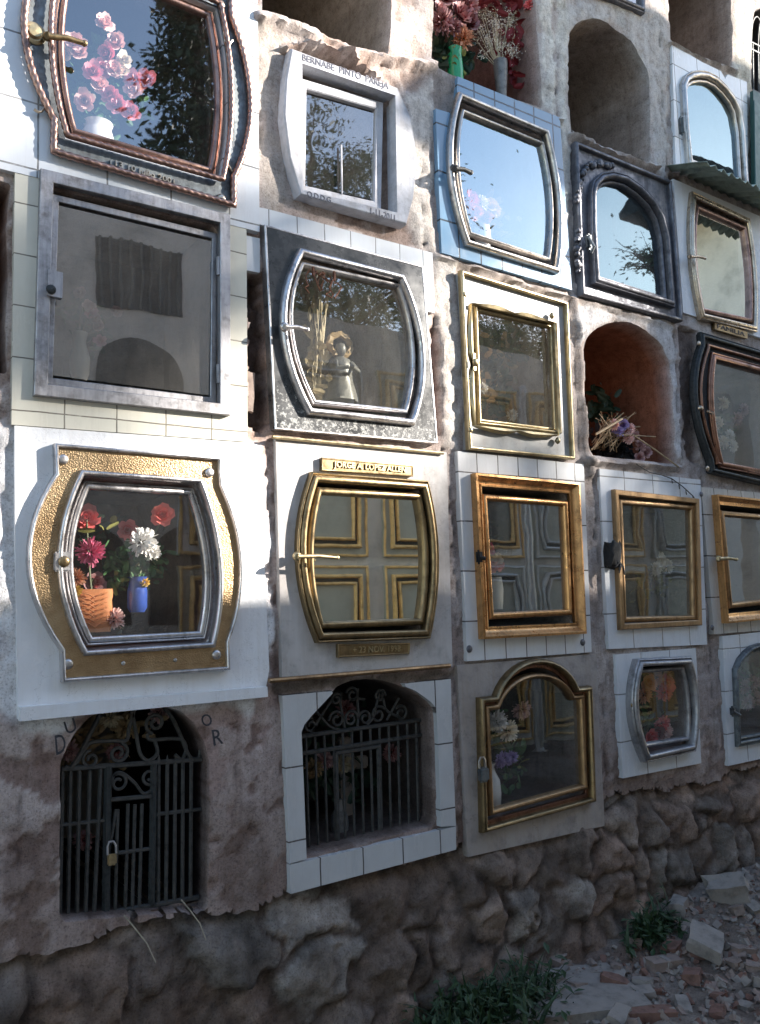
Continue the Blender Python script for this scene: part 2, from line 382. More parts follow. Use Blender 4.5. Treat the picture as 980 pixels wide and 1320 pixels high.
# outlines in a unit square, counter-clockwise from bottom left
def o_rect(): return [(0, 0), (1, 0), (1, 1), (0, 1)]
def o_barrel(b, n=12, bl=None):
    bl = b if bl is None else bl
    pts = [(0, 0)]
    pts += [(1+b*4*t*(1-t), t) for t in [k/n for k in range(n+1)]]
    pts += [(0-bl*4*t*(1-t), t) for t in [1-k/n for k in range(n)]]
    return pts
def o_tab(b, t=.13, n=12, bl=None):
    bl = b if bl is None else bl
    pts = [(0, 0), (1, 0)]
    pts += [(1+b*(4*w*(1-w)), t+(1-2*t)*w) for w in [k/n for k in range(n+1)]]
    pts += [(1, 1), (0, 1)]
    pts += [(-bl*(4*w*(1-w)), t+(1-2*t)*w) for w in [1-k/n for k in range(n+1)]]
    return pts
def o_arch(sp, n=16):
    return [(0, 0), (1, 0)] + [(.5+.5*math.cos(PI*k/n), sp+(1-sp)*math.sin(PI*k/n)) for k in range(n+1)]
def o_shoulder(sp, w, n=14):
    pts = [(0, 0), (1, 0), (1, sp), (1-w, sp)]
    a0 = R(22)
    s0 = math.sin(a0); c0 = math.cos(a0)
    for k in range(1, n):
        a = a0+(PI-2*a0)*k/n
        pts.append((.5+(.5-w)*math.cos(a)/c0, sp+(1-sp)*(math.sin(a)-s0)/(1-s0)))
    return pts + [(w, sp), (0, sp)]
def quad(q):
    """corner positions TL, TR, BR, BL measured in the photo -> map of the unit square onto the wall plane"""
    tl, tr, br, bl = [Vector(W(*p)) for p in q]
    def f(u, v):
        return (bl*(1-u)+br*u)*(1-v)+(tl*(1-u)+tr*u)*v
    return f
def on(q, outline, wob=0.):
    f = quad(q); pts = [f(u, v) for u, v in outline]
    if wob: pts = [p+Vector((noise.noise(Vector((p.x*9, p.y*9, 3))), noise.noise(Vector((p.x*9, p.y*9, 8)))))*wob for p in pts]
    return pts
def pxo(lst): return [Vector(W(*p)) for p in lst]
def ccw(pts):
    a = sum(pts[i].x*pts[(i+1) % len(pts)].y-pts[(i+1) % len(pts)].x*pts[i].y for i in range(len(pts)))
    return pts if a > 0 else pts[::-1]
def inset(pts, d):
    out = []; n = len(pts)
    for i in range(n):
        a, b, c = pts[i-1], pts[i], pts[(i+1) % n]
        e1, e2 = (b-a), (c-b)
        e1 = e1.normalized() if e1.length > 1e-9 else e2.normalized(); e2 = e2.normalized() if e2.length > 1e-9 else e1
        n1, n2 = Vector((-e1.y, e1.x)), Vector((-e2.y, e2.x))
        m = n1+n2
        if m.length < 1e-6: m = n1
        m.normalize(); k = 1/max(.45, m.dot(n1))
        out.append(b+m*d*k)
    return out
def molding(mb, outline, prof, y0):
    rows = [[Vector((p.x, y0-h, p.y)) for p in inset(outline, i)] for i, h in prof]
    return mb.grid(rows, closed_v=True)
def inside(p, poly):
    c = False; n = len(poly); x, y = p; j = n-1
    for i in range(n):
        a, b = poly[i], poly[j]
        if (a.y > y) != (b.y > y) and x < (b.x-a.x)*(y-a.y)/(b.y-a.y)+a.x: c = not c
        j = i
    return c
def fill2d(loops):
    """triangles between the first loop and the holes that follow it"""
    pts = []; ed = []
    for l in loops:
        o = len(pts); pts += [Vector((p.x, p.y)) for p in l]; ed += [(o+i, o+(i+1) % len(l)) for i in range(len(l))]
    r = delaunay_2d_cdt(pts, ed, [], 0, 1e-6); vs, fs = r[0], r[2]; out = []
    for f in fs:
        c = sum((vs[i] for i in f), Vector((0, 0)))/len(f)
        if inside((c.x, c.y), loops[0]) and not any(inside((c.x, c.y), h) for h in loops[1:]): out.append(tuple(f))
    return vs, out
def plate(mb, outer, y, thick, holes=()):
    loops = [ccw(list(outer))] + [ccw(list(h)) for h in holes]
    vs, tris = fill2d(loops)
    mb.add([(p.x, y, p.y) for p in vs], tris)
    for l in loops:
        n = len(l)
        mb.add([(p.x, y, p.y) for p in l]+[(p.x, y+thick, p.y) for p in l], [(i, (i+1) % n, n+(i+1) % n, n+i) for i in range(n)])
    return mb
def prof_round(w, h, base=0., n=8):
    return [(0, 0)] + [(w*(.5-.5*math.cos(PI*k/n)), base+h*math.sin(PI*k/n)) for k in range(n+1)] + [(w, 0)]
def prof_flat(w, h, e=.002):
    return [(0, 0), (0, h-e), (e, h), (w-e, h), (w, h-e), (w, 0)]
def prof_step(w, h):   # two rounded steps
    return [(0, 0), (0, h*.55)] + [(w*.28*(1-math.cos(PI*k/6))/2, h*.55+h*.25*math.sin(PI*k/6)) for k in range(1, 6)] + [(w*.3, h*.6)] + \
           [(w*.3+w*.7*(1-math.cos(PI*k/8))/2, h*.6+h*.4*math.sin(PI*k/8)) for k in range(0, 9)] + [(w, 0)]
def prof_cove(w, h):
    return [(0, 0), (0, h)] + [(w*.2, h*1.05), (w*.3, h*.9)] + [(w*(.3+.5*k/5), h*(.9-.55*math.sin(PI/2*k/5))) for k in range(1, 6)] + [(w*.85, h*.45), (w, h*.4), (w, 0)]

def text_on(q, s, mat, parent, y, ext=.0012, name='lettering', bold=0.0):
    cu = bpy.data.curves.new('t', 'FONT'); cu.body = s; cu.size = 1; cu.extrude = .02; cu.offset = bold; cu.resolution_u = 3
    o = bpy.data.objects.new('t', cu); col.objects.link(o)
    dg = bpy.context.evaluated_depsgraph_get(); me = bpy.data.meshes.new_from_object(o.evaluated_get(dg))
    vs = [v.co.copy() for v in me.vertices]; fs = [tuple(p.vertices) for p in me.polygons]
    bpy.data.objects.remove(o); bpy.data.curves.remove(cu); bpy.data.meshes.remove(me)
    x0, x1 = min(v.x for v in vs), max(v.x for v in vs); y0, y1 = min(v.y for v in vs), max(v.y for v in vs)
    f = quad(q); out = []
    for v in vs:
        p = f((v.x-x0)/(x1-x0), (v.y-y0)/(y1-y0)); out.append((p.x, y-(ext if v.z > 0 else 0), p.y))
    mb = MB(); mb.add(out, fs)
    return mb.build(name, mat, parent, smooth=0)

HOLES = []      # (outline, depth, tint) of every niche in the wall
def hole(outline, depth=.45, tint=(.2, .17, .15)): HOLES.append((ccw(list(outline)), depth, tint))

def pane(outline, mat, parent, y, grow=.004):
    mb = MB(); o = inset(ccw(list(outline)), -grow)
    vs, tris = fill2d([o]); mb.add([(p.x, y, p.y) for p in vs], tris)
    return mb.build('glass_pane', mat, parent, smooth=0)
def screw(q, parent, r=.011, mat='nickel', y=-.03, name='screw'):
    mb = MB(); mb.dome(W3(q[0], q[1], y), r, r*.55)
    return mb.build(name, mat, parent)
def handle(p0, p1, parent, mat='nickel', y=-.075, r=.008, knob=.016):
    a = W3(*p0, y+.03); a2 = W3(*p0, y); b = W3(*p1, y-.004)
    mb = MB(); mb.dome(a+Vector((0, .008, 0)), knob, .016); mb.tube([a, a2], r*1.1, 10)
    mid = a2.lerp(b, .5)+Vector((0, -.004, .003))
    mb.tube([a2, a2.lerp(b, .15), mid, b], r, 10, .75)
    mb.lathe(b, [(0.0004, r*.9), (r*.7, r*.7), (r*.95, 0), (r*.7, -r*.7), (.0004, -r*.9)], 10, 'Y')
    return mb.build('handle', mat, parent)

# ------------------------------------------------------------------ the memorial fronts
FRONT = 'memorial front'
def front(name, label, anchor): return thing(name, label, FRONT, W3(anchor[0], anchor[1], 0))
def tile_panel(t, q, hole_o, mat, y=-.022, outer=None, name='tile_surround', thick=.03):
    mb = MB(); plate(mb, outer or on(q, o_rect(), .003), y, thick, [hole_o] if hole_o else [])
    return mb.build(name, mat, t, smooth=0)
def frame(t, outline, prof, y0, mat, name='frame'):
    mb = MB(); molding(mb, outline, prof, y0); return mb.build(name, mat, t)

# --- column 0, upper: rope edged copper frame
t = front('rope_edged_front', 'large barrel-shaped front edged with copper rope, on pale blue-white tiles, pink roses behind its glass', (62, 205))
q0 = [(69, -102), (293, -5), (297, 274), (62, 205)]
O = on(q0, o_tab(.115, .13, 14, .155), .001)
qi = [(84, -65), (276, 15.6), (279, 239), (81.5, 184)]
I = on(qi, o_barrel(.075, 14, .1))
qg = [(88, -45), (269, 29.5), (272, 222), (85, 173.5)]
D = on(qg, o_barrel(.075, 14, .1))
tile_panel(t, None, inset(I, .004), 'tile_white', outer=pxo([(-150, 160), (0, 222), (331, 302), (328.5, -20), (326, -160), (-150, -330)]))
mb = MB(); plate(mb, inset(O, .006), -.03, .012, [inset(I, -.002)]); mb.build('backing_plate', 'pewter', t, smooth=0)
def rope(out, r, y, pitch=.024):
    """a twisted rope moulding along a closed outline"""
    n = len(out); pts = []
    for i in range(n):
        a, b = out[i], out[(i+1) % n]; k = max(1, int((b-a).length/.006))
        pts += [a.lerp(b, j/k) for j in range(k)]
    rows = []; s = 0
    for i, p in enumerate(pts):
        d = (pts[(i+1) % len(pts)]-pts[i-1]).normalized(); nx = Vector((-d.y, d.x))
        s += (pts[i]-pts[i-1]).length
        row = []
        for k in range(10):
            a = 2*PI*k/10
            rr = r*(1+.13*math.cos(2*(a-2*PI*s/pitch/2)))
            row.append(Vector((p.x+nx.x*math.cos(a)*rr, y-math.sin(a)*rr, p.y+nx.y*math.cos(a)*rr)))
        rows.append(row)
    mb = MB(); mb.grid(rows, closed_u=True, closed_v=True); return mb
rope(inset(O, .006), .0105, -.042).build('rope_edging', 'copper', t, smooth=60)
rope(inset(I, -.001), .0085, -.05).build('rope_edging', 'copper', t, smooth=60)
frame(t, inset(I, .016), prof_step(.03, .04), -.018+.03, 'copper', 'door_frame')
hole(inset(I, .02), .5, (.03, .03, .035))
pane(inset(D, .004), 'g_rose', t, -.014)
for q in [(72, 193.6), (285.6, 256), (285, 6)]: screw(q, t, .016, 'nickel', -.032)
mb = MB(); mb.lathe(W3(44, 43.5, -.03), [(.034, 0), (.034, .004), (.026, .008), (.022, .008), (.018, .018), (.0005, .02)], 22, 'Y'); mb.build('rosette', 'brass_light', t)
handle((62, 46), (109, 56), t, 'brass', -.085, .010, .014)
for a, b in [((44, 141), (62, 135)), ((307, 221), (291, 210)), ((290, 54), (300, 52))]:
    mb = MB(); p = W3(*a, -.036); r_ = W3(*b, -.036); m_ = p.lerp(r_, .5)+Vector((0, 0, -.014)); mb.tube([p, p.lerp(m_, .55)+Vector((0, 0, -.004)), m_, r_.lerp(m_, .5)+Vector((0, 0, .002)), r_], .0045, 8); mb.build('scroll_bar', 'nickel', t)
pl = MB(); Q = [(137, 213), (221, 240), (221, 250.5), (137, 226)]; plate(pl, on(Q, o_rect()), -.042, .014); pl.build('date_plate', 'pewter', t, smooth=0)
text_on([(143, 215), (218, 239), (218, 247.5), (143, 225)], '13 10 Julio 2001', M['nickel'], t, -.0425, .006, bold=.012)

# --- column 0, second: steel window on cream tiles
t = front('steel_framed_front', 'square front with flat grey steel frame on cream tiles, dark dusty glass', (40, 513))
qo = [(48.6, 224), (290.8, 282.5), (290.8, 538.5), (39.9, 513)]
qd = [(66, 251), (280, 302.6), (277.6, 522), (57, 496)]
qg = [(74.6, 267), (271, 313), (267, 508), (69.4, 482.7)]
O = on(qo, o_rect()); D = on(qd, o_rect())
tile_panel(t, None, inset(O, .02), 'tile_cream', -.02, outer=pxo([(13, 549), (316, 571), (314.5, 298), (17.5, 223.5)]))
frame(t, O, prof_flat(.036, .022), -.018, 'steel')
hole(inset(O, .034), .42, (.16, .145, .13))
frame(t, D, prof_flat(.021, .018), .008, 'steel', 'door_frame')
pane(on(qg, o_rect()), 'g_dark', t, -.004)
mb = MB(); plate(mb, on([(57, 354), (76, 358.5), (75, 391), (56, 387)], o_rect()), -.048, .02); mb.build('lock_plate', 'steel', t, smooth=0)
screw((66, 373), t, .014, 'iron', -.05, 'lock_knob')
for q in [(281.7, 343), (281.7, 482)]:
    mb = MB(); a = W3(*q, -.03); mb.tube([a+Vector((0, 0, -.03)), a+Vector((0, 0, .03))], .0065, 8); mb.build('hinge', 'steel', t)

# --- column 0, third: hammered bronze barrel on white plaster
t = front('hammered_bronze_front', 'barrel-shaped hammered golden bronze front on smooth white plaster, red and white flowers behind its glass', (75, 879))
qo = [(65.4, 574), (278.5, 592), (290, 863), (75.3, 878.7)]
O = on(qo, o_tab(.115, .13, 14, .16))
qs = [(99, 608), (253.5, 619), (270, 834), (103, 845)]
S = on(qs, o_barrel(.125, 14, .18))
qg = [(106.5, 628), (251.6, 636), (257, 815.5), (114, 821)]
Gl = on(qg, o_barrel(.115, 14, .15))
tile_panel(t, None, inset(O, .02), 'white_plaster', -.018, outer=pxo([(21, 926), (338, 895), (344, 862), (337, 700), (331, 580), (316, 572), (17, 550), (18, 720)]), name='plaster_surround')
mb = MB(); plate(mb, pxo([(22, 928), (338, 897), (337, 884), (22, 910)]), -.042, .03); mb.build('ledge', 'white_plaster', t, smooth=0)
mb = MB(); plate(mb, inset(O, .004), -.034, .02, [inset(S, .004)]); mb.build('bronze_plate', 'hammered', t, smooth=0)
frame(t, O, prof_round(.012, .012, .018), -.018, 'silver', 'edging')
frame(t, S, prof_round(.016, .012, .02), -.02, 'silver')
hole(inset(S, .012), .5, (.14, .085, .06))
frame(t, inset(S, .027), prof_step(.024, .022), .0, 'silver', 'door_frame')
pane(inset(Gl, -.004), 'g_clear', t, -.006)
for q in [(81.5, 592), (270, 609), (87.4, 856), (279, 844)]: screw(q, t, .015, 'silver', -.036)
for q in [(159, 855), (226, 851)]: screw(q, t, .006, 'silver', -.036)
mb = MB(); mb.box(W3(80, 724, -.044), (.045, .012, .055), bev=.004); mb.build('lock_plate', 'silver', t)
screw((82.7, 724), t, .016, 'brass', -.05, 'lock_knob')

# --- column 1, upper: painted cement surround with lettering
t = front('painted_cement_front', 'small window in a grey-white painted cement surround lettered BERNABE PINTO PAREJA', (378, 258))
O = ccw(pxo([(378, 258.5), (440, 276), (515, 296), (524, 262), (529, 210), (521, 160), (504, 121), (440, 98), (367, 71), (360, 110), (357.5, 156), (364, 210)]))
I = on([(381, 91), (500, 131), (502.6, 281), (381, 251.6)], o_rect(), .002)
mb = MB(); plate(mb, inset(O, .006), -.05, .06, [I]); mb.build('cement_surround', 'cement_paint', t, smooth=0)
mb = MB(); molding(mb, O, [(0, 0), (0, .04), (.003, .047), (.008, .0505)], 0); mb.build('rounded_edge', 'cement_paint', t)
hole(inset(I, -.003), .4, (.2, .2, .21))
qd = [(383, 101), (493, 133.6), (490, 274), (381, 250)]
frame(t, on(qd, o_rect()), prof_flat(.035, .022, .004), .012, 'cement_paint', 'door_frame')
pane(on([(395, 123), (482, 147.5), (480, 255), (391.5, 239)], o_rect()), 'g_mid', t, .0)
mb = MB(); a, b = W3(440, 187, -.012), W3(441, 250, -.012); mb.tube([a, b], .004, 6); mb.build('glazing_bar', 'cement_paint', t)
text_on([(381, 79.5), (491, 115), (491, 126.5), (381, 90)], 'BERNABE  PINTO  PAREJA', M['letter_grey'], t, -.0505)
text_on([(387, 253.5), (419, 262.5), (419, 270.5), (387, 262)], 'Q.D.D.G.', M['letter_grey'], t, -.0505)
text_on([(468, 274.5), (499, 284), (499, 292), (468, 283)], '1-11-2011', M['letter_grey'], t, -.0505)

# --- column 1, second: black slab
t = front('black_slab_front', 'tilted black stone slab with silver barrel-shaped frame and rusty wire, white tiles above it', (349, 555))
qs = [(336.1, 296), (538.1, 348), (556.5, 572.4), (349, 554.7)]
qo = [(378, 325), (511, 359), (525, 551.6), (389, 538)]
O = on(qo, o_barrel(.17, 14, .2))
qi = [(382.6, 340), (510, 368.6), (519, 536), (398, 524)]
I = on(qi, o_barrel(.13, 14, .17))
qg = [(387, 354), (503.5, 375.6), (514, 528.6), (401, 515)]
Gl = on(qg, o_barrel(.12, 14, .15))
mb = MB(); plate(mb, on(qs, o_rect(), .002), -.034, .03, [inset(O, .012)]); mb.build('stone_slab', 'slab', t, smooth=0)
frame(t, inset(on(qs, o_rect(), .002), -.003), prof_flat(.008, .036), 0, 'silver', 'slab_edging')
tile_panel(t, None, None, 'tile_strip', -.018, outer=pxo([(340, 271.5), (554, 328), (557, 405), (540, 401), (540, 345), (337, 293), (314, 287), (314, 267)]))
mb = MB(); plate(mb, pxo([(314, 305), (333, 309), (333, 353), (316, 350)]), -.012, .02); mb.build('loose_tile', 'tile_strip', t, smooth=0)
frame(t, O, prof_round(.026, .02, .008), -.03, 'silver')
hole(inset(O, .02), .5, (.36, .35, .31))
frame(t, I, prof_round(.02, .018, .008), -.012, 'silver', 'door_frame')
pane(inset(Gl, -.004), 'g_mid', t, -.012)
handle((368, 421), (396, 425), t, 'silver', -.09, .009, .017)
mb = MB()
for k in range(9):
    a = W3(400+k*4.2+random.uniform(-3, 3), 347+k*1.2, -.055); pts = [a]
    for j in range(5): pts.append(pts[-1]+Vector((random.uniform(-.02, .02), random.uniform(-.008, .004), random.uniform(-.028, .008))))
    mb.tube(pts, .0025, 5)
mb.build('rusty_wire', 'rust', t)
mb = MB()
for k, (px, py) in enumerate([(404, 346), (431, 352)]):
    mb.box(W3(px, py+4, -.058), (.012, .008, .036), Matrix.Rotation(random.uniform(-.3, .3), 3, 'Y'), .003)
mb.build('hinge_remains', 'rust', t)

# --- column 1, third: marble with brass barrel
t = front('brass_barrel_front', 'grey marble front with dark brass barrel frame between a name plate and a date plate', (360, 877))
qp = [(351.4, 563.4), (571.4, 584.3), (578.6, 858.6), (360, 876.6)]
qo = [(394, 610), (543, 621.4), (545.7, 823), (401, 828.6)]
O = on(qo, o_barrel(.095, 14, .135))
qi = [(403, 628.6), (537, 636.6), (540, 805.7), (405.7, 811.4)]
I = on(qi, o_barrel(.07, 14, .09))
tile_panel(t, None, inset(O, .012), 'marble', -.022, outer=on(qp, o_rect()), name='marble_panel')
mb = MB(); c = [W3(*p, -.03) for p in [(351.4, 563.4), (571.4, 584.3)]]; mb.tube(c, .006, 8); mb.build('brass_strip', 'brass_light', t)
mb = MB(); c = [W3(*p, -.03) for p in [(347, 877.5), (580, 858)]]; mb.tube(c, .008, 8); mb.build('brass_strip', 'gold_dark', t)
frame(t, O, prof_step(.034, .034), -.02, 'brass')
hole(inset(O, .026), .45, (.06, .055, .045))
frame(t, I, prof_round(.026, .02, .01), -.008, 'brass', 'door_frame')
pane(inset(I, .02), 'g_mirror', t, -.012)
handle((384, 717), (435, 719), t, 'brass_light', -.085, .0075, .016)
for Q, TQ, s, xx in [([(407.7, 592), (525, 602), (525, 615.7), (407.7, 608.6)], [(423, 596.5), (515, 604), (515, 613), (423, 606.5)], 'JORGE A. LOPEZ ALLEN', .01),
                 ([(428.6, 830), (521, 828.6), (520, 842.5), (428.6, 847)], [(447, 833), (508, 831.5), (508, 839.5), (447, 841.5)], '+ 23 NOV. 1998', .01)]:
    mb = MB(); plate(mb, on(Q, o_rect()), -.036, .02); p_ = mb.build('name_plate' if 'JORGE' in s else 'date_plate', 'brass', t, smooth=0)
    frame(t, inset(on(Q, o_rect()), -.001), prof_round(.006, .005, .002), -.032, 'brass', 'plate_rim')
    text_on(TQ, s, M['brass_light'], t, -.0365, .004, bold=.015)

# --- column 2, upper: blue tiles
t = front('blue_tiled_front', 'front of glossy blue tiles with silver barrel-shaped frame, glass mirroring the sky', (565, 328))
qo = [(584, 123.7), (699, 172.7), (712.6, 356), (593.7, 320)]
O = on(qo, o_barrel(.1, 14, .14))
qi = [(590, 143), (695.5, 186), (703.7, 340), (599.5, 306)]
I = on(qi, o_barrel(.085, 14, .1))
tile_panel(t, None, inset(O, .012), 'tile_blue', -.02, outer=pxo([(565.5, 328), (733, 375.5), (727, 290), (717.6, 154.3), (586, 101.6), (584.5, 151), (557.5, 143)]))
frame(t, O, prof_round(.026, .02, .01), -.018, 'chrome')
hole(inset(O, .02), .5, (.13, .13, .13))
frame(t, I, prof_round(.02, .018, .006), -.008, 'chrome', 'door_frame')
pane(inset(I, .014), 'g_sky', t, -.01)
handle((587, 217), (607, 222.5), t, 'iron_grey', -.08, .011, .02)

# --- column 2, second: marble with brass scroll frame
t = front('brass_scroll_front', 'pale grey marble front with thin brass edging and a scalloped brass frame with corner buds', (597, 581))
qp = [(586.5, 351.4), (724, 393), (733, 594), (597, 581.5)]
qd = [(605, 393), (711, 418), (717, 561), (610, 549)]
qg = [(610, 400), (707, 422), (713.5, 554.6), (615, 542)]
Pn = on(qp, o_rect()); D = on(qd, o_rect())
tile_panel(t, None, inset(D, .004), 'marble_blue', -.02, outer=inset(Pn, .004), name='marble_panel')
frame(t, Pn, prof_round(.014, .01, .016), -.016, 'brass_light', 'edging')
# scalloped bars: two swelling lobes a side
def scallop(a, b, side, w=.022):
    A, B = W3(*a, -.03), W3(*b, -.03); d = (B-A).normalized(); nrm = Vector((-d.z, 0, d.x))*side; rows = []
    n = 26
    for k in range(n+1):
        tt = k/n; u = (tt*2) % 1 if tt < 1 else 1
        wd = .004+w*abs(math.sin(PI*u))**.8*(.75+.25*math.cos(PI*u) if tt > .5 else .75-.25*math.cos(PI*u)) if 0 < tt < 1 else .004
        p = A.lerp(B, tt); rows.append([p, p+Vector((0, -.016, 0)), p+nrm*wd*.5+Vector((0, -.02, 0)), p+nrm*wd+Vector((0, -.01, 0)), p+nrm*wd])
    mb = MB(); mb.grid(rows); return mb
cr = [(605, 393), (711, 418), (717, 561), (610, 549)]
for i in range(4):
    scallop(cr[i], cr[(i+1) % 4], 1).build('scalloped_bar', 'brass_light' if i < 1 else 'brass_light', t)
frame(t, D, prof_round(.012, .014, .008), -.016, 'brass_light')
hole(inset(D, .008), .45, (.5, .4, .31))
frame(t, inset(D, .013), prof_round(.014, .012, .006), -.006, 'brass_light', 'door_frame')
pane(inset(D, .02), 'g_mid', t, -.008)
for q in [(598, 380), (711.5, 407), (606, 554.5), (719, 568)]:
    mb = MB(); p = W3(*q, -.035); mb.lathe(p, [(.004, -.014), (.011, -.006), (.012, .002), (.006, .012), (.0005, .016)], 10, 'Z'); mb.build('corner_bud', 'brass_light', t)
mb = MB(); mb.box(W3(610.5, 467, -.045), (.028, .016, .085), bev=.008); mb.dome(W3(613, 467, -.052), .016, .012); mb.build('lock_plate', 'brass_light', t)

# --- column 2, third: gold rectangle on small tiles
t = front('gold_rectangle_front', 'thick shiny gold rectangular frame on white tiles with a screw in each lower corner', (598, 852))
qp = [(585.3, 582.9), (747.7, 599.3), (757.8, 840), (597.7, 851.8)]
qo = [(601.7, 612), (735.5, 624.5), (744, 816.5), (611.8, 823.6)]
qi = [(615.8, 637), (726, 646), (732.5, 793), (625, 799)]
O = on(qo, o_rect()); I = on(qi, o_rect())
tile_panel(t, None, inset(O, .012), 'tile_small', -.022, outer=on(qp, o_rect(), .002))
frame(t, O, prof_cove(.045, .034), -.02, 'gold')
hole(inset(O, .036), .45, (.1, .095, .08))
frame(t, I, prof_round(.026, .02, .008), -.006, 'gold', 'door_frame')
pane(inset(I, .02), 'g_half', t, -.01)
for q in [(605, 836.5), (751, 828)]: screw(q, t, .014, 'lead', -.022)
mb = MB(); mb.box(W3(618, 718, -.05), (.03, .02, .055), bev=.008); mb.tube([W3(618, 718, -.055), W3(626, 720, -.066)], .008, 8); mb.build('latch', 'black', t)

# --- column 2, lowest: arch topped gold frame in concrete
t = front('shouldered_arch_front', 'gold frame with shouldered arch top in bare grey concrete, padlock at its left', (598, 1075))
qp = [(586, 857), (766, 842), (776, 1064), (600, 1104)]
qo = [(609, 853.5), (752.5, 844.5), (758.6, 1032), (613.8, 1072)]
O = on(qo, o_shoulder(.79, .13))
qi = [(617, 872), (745, 862), (750.7, 1016), (624, 1051)]
I = on(qi, o_shoulder(.795, .11))
tile_panel(t, None, inset(O, .014), 'concrete', -.014, outer=on(qp, o_rect(), .006), name='concrete_surround')
frame(t, O, prof_round(.022, .026, .012), -.012, 'brass')
frame(t, inset(O, .02), prof_flat(.016, .012), -.008, 'dark_copper', 'dark_rebate')
hole(inset(O, .03), .45, (.075, .07, .065))
frame(t, I, prof_round(.024, .022, .01), -.006, 'gold_dark', 'door_frame')
pane(inset(I, .016), 'g_clear', t, -.01)

# --- column 3: lead coloured ornate arch
t = front('lead_arch_front', 'dull grey lead front with arched window and moulded scrolls in its corner, streaked glass', (743, 384))
qp = [(734.6, 187), (858, 237), (871.5, 417), (742.7, 383.6)]
O = ccw(pxo([(757, 369), (753, 300), (752.5, 253), (756, 238), (766, 228), (780, 225.5), (798, 230), (817, 243), (834, 260), (847, 282), (854, 310), (861, 400)]))
D = inset(O, .028)
tile_panel(t, None, inset(O, .012), 'lead', -.02, outer=on(qp, o_rect(), .003), name='lead_panel')
frame(t, inset(on(qp, o_rect(), .003), -.002), prof_round(.02, .014, .018), -.01, 'lead', 'edging')
frame(t, O, prof_step(.032, .036), -.018, 'lead')
frame(t, inset(O, .034), prof_round(.02, .02, .004), -.006, 'lead', 'door_frame')
hole(inset(O, .03), .45, (.12, .12, .12))
pane(inset(O, .044), 'g_streak', t, -.006)
for (a, b, c, sgn) in [((742, 262), (745, 232), (756, 214), 1), ((760, 213), (775, 210), (790, 216), -1), ((744, 300), (743, 330), (745, 350), 1)]:
    mb = MB(); A, B, C = W3(*a, -.024), W3(*b, -.024), W3(*c, -.024)
    pts = [(A*(1-s)*(1-s)+B*2*s*(1-s)+C*s*s) for s in [k/14 for k in range(15)]]
    for k, p in enumerate(pts):
        mb.dome(p+Vector((math.sin(k*1.7)*.008, 0, math.cos(k*2.1)*.006)), .012+.006*math.sin(k*1.3), .018)
    mb.build('scroll_relief', 'lead', t)
mb = MB(); mb.box(W3(759, 312, -.05), (.03, .03, .075), bev=.01); mb.tube([W3(759, 306, -.06), W3(766, 318, -.085), W3(762, 326, -.07)], .007, 8); mb.build('latch', 'pewter', t)

# --- column 3, third: plain gold rectangle
t = front('tarnished_gold_front', 'narrow tarnished gold rectangular frame on white tiles, a black cloth knotted at its lock', (780, 836))
qp = [(768.3, 604.5), (898.4, 619.3), (906.8, 830.6), (780, 836.5)]
qo = [(783, 632), (892, 644), (895.5, 806), (791, 812)]
qi = [(791.8, 643.5), (889, 651.5), (892, 800), (797, 802.5)]
O = on(qo, o_rect()); I = on(qi, o_rect())
tile_panel(t, None, inset(O, .012), 'tile_white', -.02, outer=on(qp, o_rect(), .003))
frame(t, O, prof_flat(.026, .026, .004), -.018, 'gold_dark')
hole(inset(O, .02), .45, (.2, .19, .16))
frame(t, I, prof_round(.026, .016, .008), -.008, 'gold_dark', 'door_frame')
pane(inset(I, .02), 'g_mid', t, -.01)

# --- column 3, lowest: silver barrel on white tiles
t = front('silver_barrel_front', 'small narrow silver barrel-shaped frame on white tiles, red flowers dim behind its glass', (798, 1002))
qp = [(788.3, 843.4), (892.7, 835.2), (899.5, 983), (798, 1002.3)]
qo = [(810.6, 848.8), (878, 845.8), (884, 967), (820.4, 981)]
O = on(qo, o_barrel(.13, 10, .19))
qi = [(817, 862), (874.4, 857.5), (881.5, 953.8), (824, 963)]
I = on(qi, o_barrel(.08, 10, .13))
tile_panel(t, None, inset(O, .012), 'tile_white', -.02, outer=on(qp, o_rect(), .003))
frame(t, O, prof_step(.034, .05), -.018, 'steel')
hole(inset(O, .028), .4, (.08, .06, .05))
frame(t, I, prof_round(.02, .02, .008), -.01, 'steel', 'door_frame')
pane(inset(I, .014), 'g_clear', t, -.012)
screw((815, 909), t, .01, 'brass', -.05, 'lock_knob')

# --- column 3, top: bottom of a lead frame
t = front('lead_edged_front', 'corner of a grey lead frame with dark glass at the photo top edge', (781, 0))
qo = [(752, -150), (828, -110), (825, 22), (757, -7)]
O = on(qo, o_rect())
frame(t, O, prof_step(.03, .035), -.006, 'lead')
pane(inset(O, .026), 'g_dark', t, -.016); hole(inset(O, .024), .4, (.08, .08, .08))

